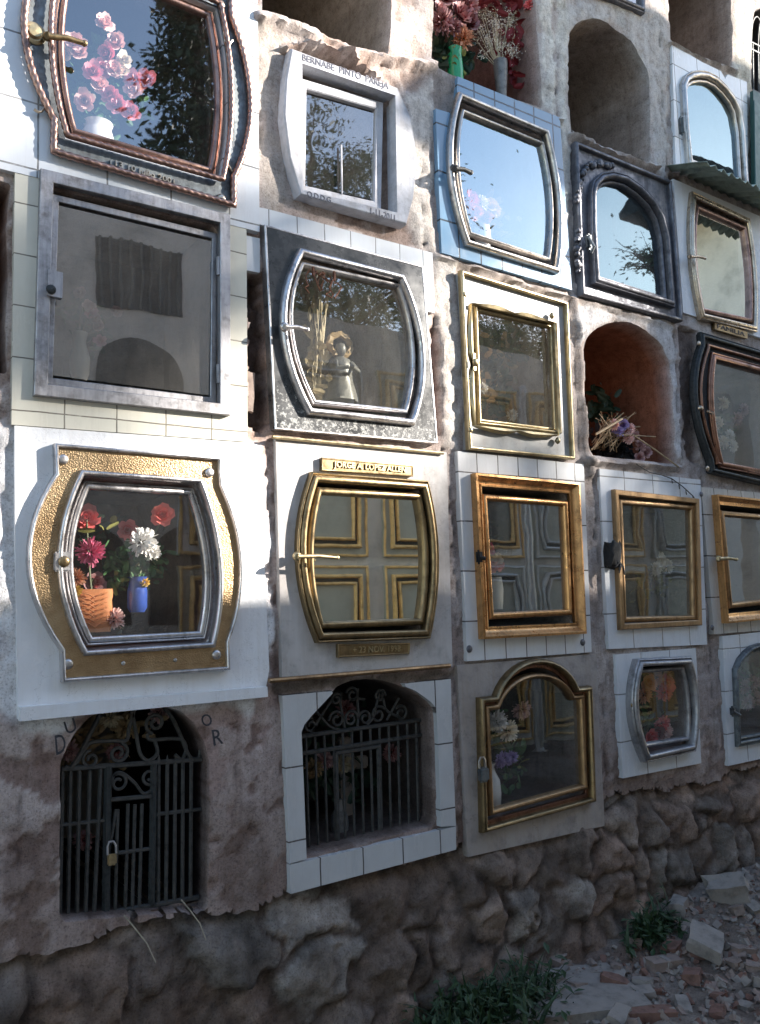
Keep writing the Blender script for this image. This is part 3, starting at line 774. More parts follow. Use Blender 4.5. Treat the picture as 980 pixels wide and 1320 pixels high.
# --- column 4, top: bright arched frame on white tiles
t = front('bright_arch_front', 'white enamelled arched frame on pale tiles, glass mirroring blue sky and a dark roof', (879, 218))
O = ccw(pxo([(879.5, 218), (874, 165), (871, 112), (875.5, 101.5), (883, 96.5), (893, 95), (904, 96.5), (916, 102.5), (928, 114), (939, 128), (948, 146), (953, 175), (957.5, 249)]))
tile_panel(t, None, inset(O, .014), 'tile_white', -.02, outer=pxo([(867, 222), (960.5, 254), (959.5, 180), (958.8, 108), (934, 98.5), (931, 104), (925, 94), (900, 82), (862, 59.7)]))
frame(t, O, prof_step(.036, .03), -.018, 'chrome')
frame(t, inset(O, .04), prof_round(.02, .014, .006), -.008, 'chrome', 'door_frame')
hole(inset(O, .034), .4, (.12, .12, .13))
pane(inset(O, .052), 'g_sky2', t, -.008)
mb = MB(); mb.box(W3(879, 162, -.05), (.03, .03, .1), bev=.01); mb.build('latch', 'pewter', t)

# --- column 4, second: copper barrel under awning
t = front('copper_barrel_front', 'copper barrel-shaped frame on white plaster under a corrugated awning, small name plate below', (896, 414))
O = on([(885, 250), (959, 285), (968.5, 430.6), (896, 414)], o_barrel(.07, 12, .1))
I = on([(892, 266), (956, 294), (964, 418), (899, 404)], o_barrel(.06, 12, .1))
tile_panel(t, None, inset(O, .012), 'white_plaster', -.014, outer=pxo([(878, 404), (989, 440), (986, 284), (865, 232)]), name='plaster_surround')
frame(t, O, prof_step(.034, .034), -.012, 'nickel')
frame(t, I, prof_round(.026, .018, .008), -.008, 'copper', 'door_frame'); hole(inset(O, .028), .4, (.2, .19, .17))
pane(inset(I, .018), 'g_mirror', t, -.012)
handle((889.7, 330.6), (909, 333), t, 'nickel', -.08, .009, .014)
mb = MB(); plate(mb, on([(915, 417), (957, 430), (957, 438.5), (915, 426.5)], o_rect()), -.03, .02); mb.build('name_plate', 'brass', t, smooth=0)
text_on([(918, 419.5), (953, 430.3), (953, 435.5), (918, 425)], 'FAMILIA', M['letter_black'], t, -.0305, .002)

# --- column 4, third: dark double barrel
t = front('dark_copper_front', 'blackened double barrel-shaped copper front, white flowers behind its dusty glass', (908, 611))
O = on([(895, 430), (1002, 462), (1008, 634), (908, 611)], o_tab(.09, .08, 12, .13))
I = on([(911.5, 459), (988, 480), (991, 615), (921, 602)], o_barrel(.08, 12, .1))
mb = MB(); plate(mb, inset(O, .006), -.026, .02, [inset(I, -.01)]); mb.build('backing_plate', 'black', t, smooth=0)
frame(t, O, prof_step(.026, .03), -.016, 'iron')
frame(t, inset(O, .05), prof_round(.016, .014, .01), -.02, 'dark_copper', 'inner_band')
frame(t, inset(I, -.012), prof_step(.036, .03), -.016, 'dark_copper', 'door_frame'); hole(inset(I, .016), .45, (.12, .115, .11))
pane(inset(I, .018), 'g_mid', t, -.014)
for q in [(901, 443), (912, 604)]: screw(q, t, .014, 'nickel', -.03)
mb = MB(); mb.dome(W3(899, 527, -.03), .016, .03); mb.tube([W3(912, 530, -.055), W3(920, 533, -.085)], .008, 8); mb.build('lock_knob', 'nickel', t)

# --- column 4, fourth: gold rectangle on grey tiles
t = front('gold_ribbed_front', 'square coppery gold frame on grey tiles with a lever handle, cut by the picture edge', (915, 818))
qp = [(899, 628.7), (1020, 640), (1024, 809), (915.5, 817.7)]
qo = [(912, 639), (1006, 649), (1010, 795), (925, 803.6)]
O = on(qo, o_rect()); I = on([(922.5, 658), (999, 665), (1002, 777), (934, 785)], o_rect())
tile_panel(t, None, inset(O, .012), 'tile_grey', -.022, outer=on(qp, o_rect(), .002))
frame(t, O, prof_cove(.045, .036), -.02, 'gold'); hole(inset(O, .036), .4, (.08, .07, .06))
frame(t, I, prof_round(.03, .02, .008), -.006, 'gold_dark', 'door_frame')
pane(inset(I, .022), 'g_dark', t, -.01)
handle((927, 720), (949, 721), t, 'brass_light', -.08, .01, .016)
for q in [(904, 637), (918, 809)]: screw(q, t, .013, 'lead', -.022)

# --- column 4, lowest: grey arch
t = front('pewter_arch_front', 'grey metal arched frame on white tiles in the lowest row, cut by the picture edge', (934, 987))
O = ccw(pxo([(942.5, 962), (940, 900), (938.5, 862), (944, 849), (952, 839), (961, 832), (972, 828.5), (984, 830), (994, 838), (1003, 851), (1008, 866), (1011, 949)]))
tile_panel(t, None, inset(O, .01), 'tile_white', -.02, outer=pxo([(934, 986.6), (1020, 968), (1016, 810), (927, 820)]))
frame(t, O, prof_step(.024, .026), -.018, 'pewter'); frame(t, inset(O, .026), prof_round(.016, .014, .006), -.008, 'pewter', 'door_frame')
hole(inset(O, .022), .4, (.14, .12, .1)); pane(inset(O, .036), 'g_mid', t, -.01)
mb = MB(); mb.box(W3(945, 917, -.05), (.03, .025, .05), bev=.008); mb.tube([W3(945, 917, -.06), W3(954, 922, -.07)], .008, 8); mb.build('latch', 'pewter', t)

# --- column 0, lowest: gate in a bare plaster arch
ARCH0 = pxo([(76.3, 1189), (76.5, 1090), (78, 984), (86, 962), (97, 943), (114, 926), (136, 914), (158, 909), (185, 908), (212, 909.5), (234, 917), (250, 932), (263, 954), (271, 984), (270, 1090), (268.5, 1173)])
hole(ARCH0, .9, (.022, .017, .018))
GY = .05
def bar(mb, a, b, r=.006, y=GY, n=6): mb.tube([W3(*a, y), W3(*b, y)], r, n); return mb
def spiral(mb, c, r0, a0, turns, sgn=1, rr=.005, y=GY, squash=1.):
    c = W3(*c, y); pts = []
    n = int(14*turns)+2
    for k in range(n+1):
        s = k/n; a = a0+sgn*2*PI*turns*s; r = r0*(1-.72*s)
        pts.append(c+Vector((math.cos(a)*r, 0, math.sin(a)*r*squash)))
    mb.tube(pts, rr, 6); return pts[0]
def curve(mb, pts, rr=.005, y=GY, sub=6):
    P = [W3(*p, y) for p in pts]; out = []
    for i in range(len(P)-1):
        p0, p1, p2, p3 = P[max(0, i-1)], P[i], P[i+1], P[min(len(P)-1, i+2)]
        for k in range(sub):
            s = k/sub; out.append(.5*((2*p1)+(p2-p0)*s+(2*p0-5*p1+4*p2-p3)*s*s+(3*p1-p0-3*p2+p3)*s*s*s))
    out.append(P[-1]); mb.tube(out, rr, 6)
c13 = lambda x, y: (x/2.882, 880+y/2.882)
g = thing('iron_gate', 'black wrought iron gate with scrolls over straight bars in a bare arched niche', 'gate', W3(76, 1189, GY))
for a, b, r in [((222, 888), (738, 797), .008), ((228, 322), (748, 285), .008), ((222, 530), (402, 510), .006), ((572, 490), (748, 470), .006), ((412, 435), (578, 420), .007), ((430, 634), (562, 616), .006)]:
    bar(MB(), c13(*a), c13(*b), r).build('rail', 'iron_grey', g)
for x0, x1, top, bot in [(232, 222, 345, 886)]+[(262, 252, 348, 880), (295, 286, 345, 874), (334, 318, 350, 868), (374, 350, 340, 862), (590, 588, 300, 822), (622, 617, 305, 817), (652, 648, 310, 812), (680, 678, 308, 808), (711, 708, 305, 803)]:
    m_ = bar(MB(), c13(x0, top), c13(x1, bot), .0062); p = W3(*c13(x0, top), GY); m_.lathe(p, [(.006, 0), (.0065, .006), (.0005, .03)], 6); m_.build('bar', 'iron_grey', g)
for x, top, bot, r in [(402, 310, 852, .012), (572, 300, 826, .011)]:
    bar(MB(), c13(x, top), c13(x-8, bot), r).build('door_post', 'iron', g)
for x, top, bot in [(432, 470, 846), (438, 470, 846), (476, 450, 838), (502, 452, 834), (528, 450, 830)]:
    bar(MB(), c13(x, top), c13(x-10 if x != 432 else 410, bot if x != 432 else 600), .0055).build('bar', 'iron_grey', g)
mb = MB()
curve(mb, [c13(240, 312), c13(262, 316), c13(290, 280), c13(330, 200), c13(372, 118)], .0075)
curve(mb, [c13(285, 300), c13(310, 255), c13(340, 222), c13(420, 216), c13(470, 214), c13(480, 170), c13(500, 100)], .006)
spiral(mb, c13(338, 285), .026, PI*.5, 1.3, 1, .005); spiral(mb, c13(440, 262), .03, PI*.4, 1.4, -1, .0055)
curve(mb, [c13(490, 105), c13(505, 180), c13(520, 260), c13(550, 290), c13(585, 262), c13(575, 215)], .006)
spiral(mb, c13(578, 150), .032, -PI*.6, 1.4, -1, .006); curve(mb, [c13(548, 190), c13(560, 212), c13(640, 208), c13(680, 215), c13(692, 250), c13(675, 284), c13(650, 268)], .006)
curve(mb, [c13(612, 95), c13(640, 130), c13(675, 205), c13(705, 275), c13(738, 280), c13(746, 250)], .0065)
spiral(mb, c13(440, 372), .03, PI, 1.4, -1, .005); spiral(mb, c13(556, 350), .026, 0, 1.4, -1, .005)
curve(mb, [c13(412, 380), c13(425, 342), c13(455, 336), c13(500, 372), c13(535, 412), c13(575, 390)], .005)
mb.build('scrollwork', 'iron_grey', g)
mb = MB(); b0 = W3(*c13(416, 662), GY-.02); mb.box(b0+Vector((0, 0, .004)), (.026, .014, .032), bev=.004); pk = thing('padlock', 'small brass padlock hanging from the iron gate bars', 'padlock', b0)
mb.build('lock_body', 'brass_light', pk)
mb = MB(); mb.tube([b0+Vector((-.012, 0, .018)), b0+Vector((-.012, .003, .04)), b0+Vector((-.006, .006, .052)), b0+Vector((.006, .006, .052)), b0+Vector((.012, .003, .04)), b0+Vector((.012, 0, .018))], .0035, 8); mb.build('shackle', 'steel', pk)

# --- column 1, lowest: gate in white tiles
c14 = lambda x, y: (330+x/3.5, 850+y/3.5)
ARCH1 = pxo([c14(*p) for p in [(214, 897), (203, 600), (191, 325), (205, 290), (240, 248), (285, 200), (332, 150), (380, 115), (430, 96), (500, 88), (560, 92), (610, 104), (660, 122), (705, 140), (745, 168), (775, 192), (796, 218), (803, 330), (810, 540), (817, 748)]])
t = front('tiled_arch_front', 'arched opening framed by white tiles in the lowest row, iron gate inside', (370, 1150))
TO = pxo([c14(*p) for p in [(142, 1050), (885, 852), (870, 420), (861, 84), (660, 105), (640, 120)]])
# tile border: two legs, a sill and the corner pieces beside the arch
def seg(lst, nm='tile_border'): 
    mb = MB(); plate(mb, ccw(pxo([c14(*p) for p in lst])), -.022, .03); return mb.build(nm, 'tile_big', t, smooth=0)
seg([(105, 160), (325, 138), (332, 150), (285, 200), (240, 248), (205, 290), (191, 325), (203, 600), (214, 893), (137, 915)])
seg([(655, 108), (862, 84), (871, 400), (885, 745), (817, 750), (810, 540), (803, 330), (796, 218), (775, 192), (745, 168), (705, 140), (660, 122)])
seg([(137, 920), (885, 748), (886, 852), (142, 1050)], 'sill')
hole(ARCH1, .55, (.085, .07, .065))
GY1 = .07
g = thing('iron_gate', 'grey iron gate with curled top scrolls in a white tiled arch', 'gate', W3(391, 1105, GY1))
for a, b, r in [((192, 350), (745, 272), .008), ((192, 428), (752, 340), .008), ((214, 884), (745, 750), .009), ((358, 424), (556, 392), .008)]:
    bar(MB(), c14(*a), c14(*b), r, GY1).build('rail', 'iron_grey', g)
for k in range(13):
    x = 225+k*41.5; s = k/12
    bar(MB(), c14(x, 352-s*72), c14(x+16-s*6, 880-s*126), .005, GY1).build('bar', 'iron_grey', g)
for x, y0, y1 in [(360, 424, 845), (554, 392, 795)]: bar(MB(), c14(x, y0), c14(x+8, y1), .010, GY1).build('door_post', 'iron_grey', g)
mb = MB()
for cx, cy, r, a0, sg in [(248, 298, .026, PI*.4, 1), (365, 272, .032, PI, -1), (428, 268, .03, 0, 1), (492, 265, .028, PI, -1), (553, 250, .032, PI*.2, 1), (655, 243, .03, PI*.8, -1), (362, 180, .022, 0, 1), (435, 160, .028, PI*.9, -1), (560, 165, .024, 0, 1)]:
    spiral(mb, c14(cx, cy), r, a0, 1.35, sg, .005, GY1)
for L in [[(250, 330), (285, 270), (320, 215), (345, 180)], [(265, 225), (290, 255), (330, 300), (375, 318)], [(385, 150), (382, 200), (392, 260), (400, 310)], [(460, 130), (458, 180), (462, 250), (458, 312)], [(425, 182), (460, 178), (490, 180)],
          [(500, 296), (530, 260), (545, 200), (560, 150)], [(560, 150), (575, 180), (590, 230), (650, 262)], [(590, 275), (620, 220), (645, 175)]]:
    curve(mb, [c14(*p) for p in L], .005, GY1)
mb.build('scrollwork', 'iron_grey', g)

# --- open niches
N_C1T = pxo([(336, 22), (400, 44), (455, 61), (500, 74), (504, 30), (503, -40), (495, -100), (470, -145), (430, -165), (380, -150), (345, -110), (337, -50)])
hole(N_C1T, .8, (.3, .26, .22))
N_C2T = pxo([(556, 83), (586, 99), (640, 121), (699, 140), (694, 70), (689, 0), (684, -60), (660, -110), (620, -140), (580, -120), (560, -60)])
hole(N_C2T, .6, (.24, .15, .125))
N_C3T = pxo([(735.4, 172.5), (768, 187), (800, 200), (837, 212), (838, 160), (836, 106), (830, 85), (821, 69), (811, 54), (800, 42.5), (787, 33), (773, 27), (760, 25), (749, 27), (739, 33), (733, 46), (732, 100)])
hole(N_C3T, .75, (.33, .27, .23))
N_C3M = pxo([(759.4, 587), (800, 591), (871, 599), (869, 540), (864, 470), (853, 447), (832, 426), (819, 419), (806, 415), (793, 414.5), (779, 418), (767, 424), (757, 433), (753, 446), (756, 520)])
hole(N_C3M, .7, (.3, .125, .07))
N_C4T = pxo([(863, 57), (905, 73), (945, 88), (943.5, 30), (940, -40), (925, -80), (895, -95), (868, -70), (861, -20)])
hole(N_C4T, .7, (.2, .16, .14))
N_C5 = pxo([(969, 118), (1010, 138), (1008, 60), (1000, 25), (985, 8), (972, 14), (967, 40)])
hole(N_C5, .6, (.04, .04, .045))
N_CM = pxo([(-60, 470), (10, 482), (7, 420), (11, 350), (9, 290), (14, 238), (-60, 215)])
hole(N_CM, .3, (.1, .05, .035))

# ------------------------------------------------------------------ the wall itself
def smooth(a, b, x):
    t = max(0, min(1, (x-a)/(b-a))); return t*t*(3-2*t)
def fbm(x, y, z=0., o=4):
    return noise.fractal(Vector((x, y, z)), 1., 2., o)
def nearest(p, poly):
    best = 1e9; q = None; n = len(poly)
    for i in range(n):
        a, b = poly[i], poly[(i+1) % n]; d = b-a; L = d.length_squared
        t = 0 if L < 1e-12 else max(0, min(1, (p-a).dot(d)/L)); c = a+d*t; k = (p-c).length_squared
        if k < best: best = k; q = c
    return q, math.sqrt(best)
def sdist(p, poly):
    q, d = nearest(p, poly); return -d if inside((p.x, p.y), poly) else d

def span(a, b, s0, s1):
    out = []; x = a
    while x < b: out.append(x); x += s0+(s1-s0)*(x-a)/(b-a)
    return out
XS = span(-1.6, -.12, .09, .02)+span(-.12, 4.35, .0105, .019)+span(4.35, 7.6, .03, .12)
ZS = span(.36, 2.9, .0115, .0115)+span(2.9, 4.95, .0135, .018)+[5.0, 5.1, 5.2, 5.35]
def zb(x): return .545+.05*fbm(x*2.2, 4.1)+.018*fbm(x*7, 1.3)+.012*fbm(x*24, 2.3)+(.03 if x > 2.2 else 0)

LIME = [(ccw(pxo(l)), c, s) for l, c, s in [
    ([(-60, 545), (340, 572), (348, 700), (347, 870), (335, 895), (318, 918), (288, 906), (262, 916), (140, 912), (100, 918), (70, 945), (30, 940), (-60, 915)], (.74, .75, .78), .012),
    ([(690, -160), (711, -160), (714, 150), (700, 140)], (.68, .66, .62), .006),
    ([(717, -100), (731, -100), (734, 360), (722, 360)], (.62, .6, .56), .008),
    ([(522, 125), (556, 108), (560, 325), (540, 318), (526, 290), (531, 220)], (.7, .65, .6), .012),
    ([(332, 30), (366, 60), (357, 150), (376, 262), (340, 290), (333, 200)], (.5, .45, .41), .02),
    ([(560, 335), (584, 345), (592, 580), (572, 575)], (.56, .53, .5), .012),
    ([(742, 392), (868, 420), (882, 600), (868, 595), (864, 470), (830, 420), (806, 412), (775, 415), (755, 430), (742, 450)], (.58, .57, .58), .008),
    ([(730, 0), (860, 20), (858, 235), (842, 215), (838, 110), (800, 36), (760, 20), (732, 40)], (.5, .48, .47), .012),
    ([(944, -50), (968, -50), (968, 120), (962, 260), (946, 90)], (.55, .53, .48), .008)]]
# ridges and cracks: (picture points, half width m, height m, shade)
RIDGE = [([(330, 24), (372, 36), (420, 55), (455, 70), (505, 80), (556, 84)], .032, .035, 1.1),
         ([(363, 66), (393, 59), (449, 72), (487, 104)], .012, .035, 1.05),
         ([(735, 176), (772, 193), (803, 205), (842, 219)], .022, .04, 1.15),
         ([(752, 594), (800, 598), (874, 603)], .022, .03, .95),
         ([(560, 332), (640, 355), (735, 386)], .016, .02, .9),
         ([(862, 60), (905, 78), (948, 94)], .016, .03, .7),
         ([(738, 386), (800, 402), (872, 424)], .018, .015, .9),
         ([(345, 562), (450, 573), (575, 585)], .012, .014, .8),
         ([(740, 395), (746, 470), (752, 560), (758, 610)], .035, .02, .6),
         ([(700, 145), (712, 153), (722, 160)], .012, .02, 1.1)]
CRACK = [([(332, 0), (333, 200), (332, 290)], .006, -.012, .5), ([(716, 0), (719, 180), (728, 330), (735, 390)], .006, -.014, .5),
         ([(848, 40), (853, 120), (858, 235)], .007, -.02, .45), ([(548, 180), (541, 250), (546, 300), (552, 330)], .008, -.02, .4),
         ([(535, 290), (530, 305), (548, 312), (545, 335)], .006, -.02, .4), ([(560, 410), (563, 470), (562, 520), (570, 580)], .010, -.03, .35),
         ([(345, 575), (350, 720), (357, 880), (362, 900)], .008, -.012, .6), ([(579, 600), (590, 850), (586, 900), (592, 1080)], .007, -.014, .5),
         ([(762, 600), (772, 760), (778, 842), (782, 1010)], .008, -.014, .55), ([(905, 610), (912, 740), (916, 830), (922, 985)], .008, -.014, .5),
         ([(20, 930), (28, 1010), (22, 1100), (36, 1195)], .004, -.008, .6), ([(300, 930), (306, 1010), (298, 1100), (310, 1160)], .004, -.008, .6), ([(870, 430), (874, 520), (885, 600)], .009, -.02, .5)]
CRACK = [(l, w*.8, h*.45, s) for l, w, h, s in CRACK]
RC = [([Vector(W(*p)) for p in l], w, h, s) for l, w, h, s in RIDGE+CRACK]
def polyd(p, pts):
    best = 1e9
    for a, b in zip(pts, pts[1:]):
        d = b-a; t = max(0, min(1, (p-a).dot(d)/d.length_squared)); best = min(best, (p-a-d*t).length)
    return best
DENT = [(ccw(pxo(l)), d, c) for l, d, c in [
    ([(316, 352), (338, 356), (343, 430), (349, 545), (335, 556), (318, 548), (324, 450)], .075, (.1, .07, .06)),
    ([(556, 412), (566, 440), (569, 560), (560, 572), (555, 500)], .03, (.2, .13, .11)),
    ([(862, 222), (878, 228), (881, 245), (866, 240)], .03, (.1, .08, .07)),
    ([(876, 420), (896, 430), (900, 600), (886, 590)], .03, (.13, .1, .09)),
    ([(366, 70), (395, 63), (449, 76), (485, 108), (470, 112), (400, 84)], .09, (.2, .17, .15)),
    ([(586, 101), (560, 96), (558, 142), (584, 150)], .006, (.33, .29, .27)),
    ([(346, 880), (585, 864), (586, 878), (470, 884), (352, 897)], .01, (.2, .17, .15))]]
def bb(poly, m): return (min(p.x for p in poly)-m, max(p.x for p in poly)+m, min(p.y for p in poly)-m, max(p.y for p in poly)+m)
LIME = [(l, c, s, bb(l, .06)) for l, c, s in LIME]; DENT = [(l, d, c, bb(l, .04)) for l, d, c in DENT]; RC = [(l, w, h, s, bb(l, w*2.5)) for l, w, h, s in RC]
def lerp3(a, b, t): return tuple(x+(y-x)*t for x, y in zip(a, b))
def surface(x, z):
    p = Vector((x, z))
    n1 = fbm(x*3.1, z*3.1, 1.7, 5); n2 = fbm(x*14, z*14, 5.1, 4); n3 = fbm(x*1.1, z*1.1, 9.2, 3)
    y = -.0035*n1-.002*n2
    # flaked coats of plaster
    fl = smooth(.04, .075, fbm(x*4.3, z*4.3, 22.4, 6)); y -= .005*fl; f2 = smooth(.12, .15, fbm(x*9.3, z*9.3, 72.4, 6)); y += .006*f2
    t = smooth(.9, 2.3, z+.35*n1+.1*x)
    c = lerp3((.4, .305, .285), (.55, .46, .42), t)
    pk = smooth(.03, .09, fbm(x*2.6, z*2.6, 61.3, 6)); c = lerp3(c, lerp3((.5, .42, .4), (.64, .57, .54), t), pk*.8); y -= .004*pk
    c = lerp3(c, (.36, .24, .2), smooth(.1, .5, n3)*.6)
    c = lerp3(c, (.55, .5, .48), fl*.4); c = lerp3(c, lerp3((.2, .13, .11), (.34, .25, .21), t), f2*.75)
    c = lerp3(c, (.15, .11, .1), smooth(.15, .6, fbm(x*6, z*2.2, 40, 5))*.55)
    c = lerp3(c, (.43, .40, .385), smooth(1.35, 1.75, x+.1*n1)*(.65 if z > .75 else .3))
    for l, cc, s, b in LIME:
        if b[0] < x < b[1] and b[2] < z < b[3]:
            d = sdist(p, l)+.03*fbm(x*9, z*9, 3, 4); k = smooth(s, -s, d); c = lerp3(c, cc, k); y -= .006*k
    for l, w, h, sh, b in RC:
        if b[0] < x < b[1] and b[2] < z < b[3]:
            wa = .02 if h < 0 else .009
            pw = p+Vector((fbm(x*8, z*8, 7, 5), fbm(x*8, z*8, 17, 5)))*wa
            d = polyd(pw, l)
            k = smooth(w, w*.2, d)*(.85+.3*abs(fbm(x*25, z*25, 2, 3)))
            y -= h*k; c = tuple(v*(1+(sh-1)*min(1, k)) for v in c)
    for l, dd, cc, b in DENT:
        if b[0] < x < b[1] and b[2] < z < b[3]:
            d = sdist(p, l)+.012*fbm(x*22, z*22, 3, 4); k = smooth(.006, -.006, d); y += dd*k*(.8+.4*n2); c = lerp3(c, cc, k*.9)
    # browner and darker towards the foot of the wall
    c = lerp3(c, (.25, .19, .16), smooth(.9, .5, z+.2*n1)*.5)
    return y, c

def build_wall():
    nx, nz = len(XS), len(ZS)
    P = [[Vector((x, z)) for z in ZS] for x in XS]; state = [[0]*nz for _ in XS]   # 1 inside a niche, 2 snapped to its edge
    hid = [[-1]*nz for _ in XS]; low = {}
    import bisect
    for i, x in enumerate(XS):
        e = zb(x)-.03; j = bisect.bisect(ZS, e); low[i] = j; P[i][j] = Vector((x, e)); P[i][j-1] = Vector((x, e+.004))
    for h, (poly, dep, tint) in enumerate(HOLES):
        b = bb(poly, .03)
        i0, i1 = bisect.bisect(XS, b[0]), bisect.bisect(XS, b[1]); j0, j1 = bisect.bisect(ZS, b[2]), bisect.bisect(ZS, b[3])
        for i in range(i0, i1):
            cx = XS[min(i+1, nx-1)]-XS[i]
            for j in range(j0, j1):
                cz = ZS[min(j+1, nz-1)]-ZS[j]; p = P[i][j]; q, d = nearest(p, poly)
                if d < .52*max(cx, cz) and state[i][j] != 2: P[i][j] = q; state[i][j] = 2; hid[i][j] = h
                elif inside((p.x, p.y), poly): state[i][j] = 1; hid[i][j] = h
    bm = bmesh.new(); cl = bm.verts.layers.float_color.new('Col'); V = [[None]*nz for _ in XS]
    hl = bm.verts.layers.int.new('h')
    for i in range(nx):
        for j in range(nz):
            if state[i][j] == 1: continue
            p = P[i][j]; y, c = surface(p.x, p.y)
            y = max(-.075, min(.1, y))
            if j == low[i]-1: y += .03
            v = bm.verts.new((p.x, y, p.y)); v[cl] = (*c, 1); v[hl] = hid[i][j]; V[i][j] = v
    for i in range(nx-1):
        for j in range(nz-1):
            q = [V[i][j], V[i+1][j], V[i+1][j+1], V[i][j+1]]
            if any(v is None for v in q):
                q = [v for v in q if v is not None]
                if len(q) == 3: 
                    bm.faces.new(q)
                continue
            c = (P[i][j]+P[i+1][j+1])/2
            if j < max(low[i], low[i+1])-1: continue
            hs = {hid[a][b] for a, b in ((i, j), (i+1, j), (i+1, j+1), (i, j+1))}
            if len(hs) == 1 and -1 not in hs:
                if inside((c.x, c.y), HOLES[hs.pop()][0]): continue
            bm.faces.new(q)
    bm.verts.ensure_lookup_table()
    loose = [v for v in bm.verts if not v.link_faces]; bmesh.ops.delete(bm, geom=loose, context='VERTS')
    # niches: draw the edge of every opening back into the wall and close it with a rear wall
    for h, (poly, dep, tint) in enumerate(HOLES):
        es = [e for e in bm.edges if len(e.link_faces) == 1 and all(v[hl] == h for v in e.verts)]
        if not es: continue
        cen = sum((Vector((p.x, p.y)) for p in poly), Vector((0, 0)))/len(poly)
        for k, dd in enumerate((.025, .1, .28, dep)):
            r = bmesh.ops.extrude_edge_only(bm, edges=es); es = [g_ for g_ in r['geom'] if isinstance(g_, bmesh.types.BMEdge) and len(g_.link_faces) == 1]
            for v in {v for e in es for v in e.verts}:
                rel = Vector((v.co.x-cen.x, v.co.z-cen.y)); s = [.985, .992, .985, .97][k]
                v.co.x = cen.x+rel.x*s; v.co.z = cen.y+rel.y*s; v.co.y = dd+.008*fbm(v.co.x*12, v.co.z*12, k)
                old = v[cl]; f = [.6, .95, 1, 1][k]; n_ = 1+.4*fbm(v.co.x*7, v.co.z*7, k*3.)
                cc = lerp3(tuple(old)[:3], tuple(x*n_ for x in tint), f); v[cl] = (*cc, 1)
        try: bmesh.ops.holes_fill(bm, edges=es, sides=0)
        except Exception: pass
    for f in bm.faces: f.smooth = True
    me = bpy.data.meshes.new('niche_wall'); bmesh.ops.recalc_face_normals(bm, faces=bm.faces); 
    bm.to_mesh(me); bm.free(); me.set_sharp_from_angle(angle=R(50)); me.materials.append(M['plaster'])
    o = bpy.data.objects.new('niche_wall', me); col.objects.link(o); ORG[o.name] = Vector((0, 0, 0))
    return tag(o, 'old plastered cemetery wall holding rows of burial niches, crumbling at the edges', 'wall')
wall = build_wall()
# back of the wall, so that no light leaks into the niches
mb = MB(); mb.box((3, 1.05, 2.66), (9.2, .2, 5.4)); mb.box((3, .5, 5.45), (9.2, 1.1, .16)); mb.box((-1.65, .45, 2.66), (.1, 1.0, 5.4)); mb.box((7.65, .45, 2.66), (.1, 1.0, 5.4))
mb.build('wall_core', 'concrete', wall, smooth=0)
for s, q in [('D', [(68, 947), (80, 944), (83, 967), (70, 972)]), ('U', [(79, 930), (92, 924), (97, 940), (84, 946)]), ('O', [(254, 922), (266, 918), (271, 932), (259, 937)]), ('R', [(269, 940), (281, 938), (284, 957), (272, 960)])]:
    text_on(q, s, M['letter_black'], wall, -.022, .003)

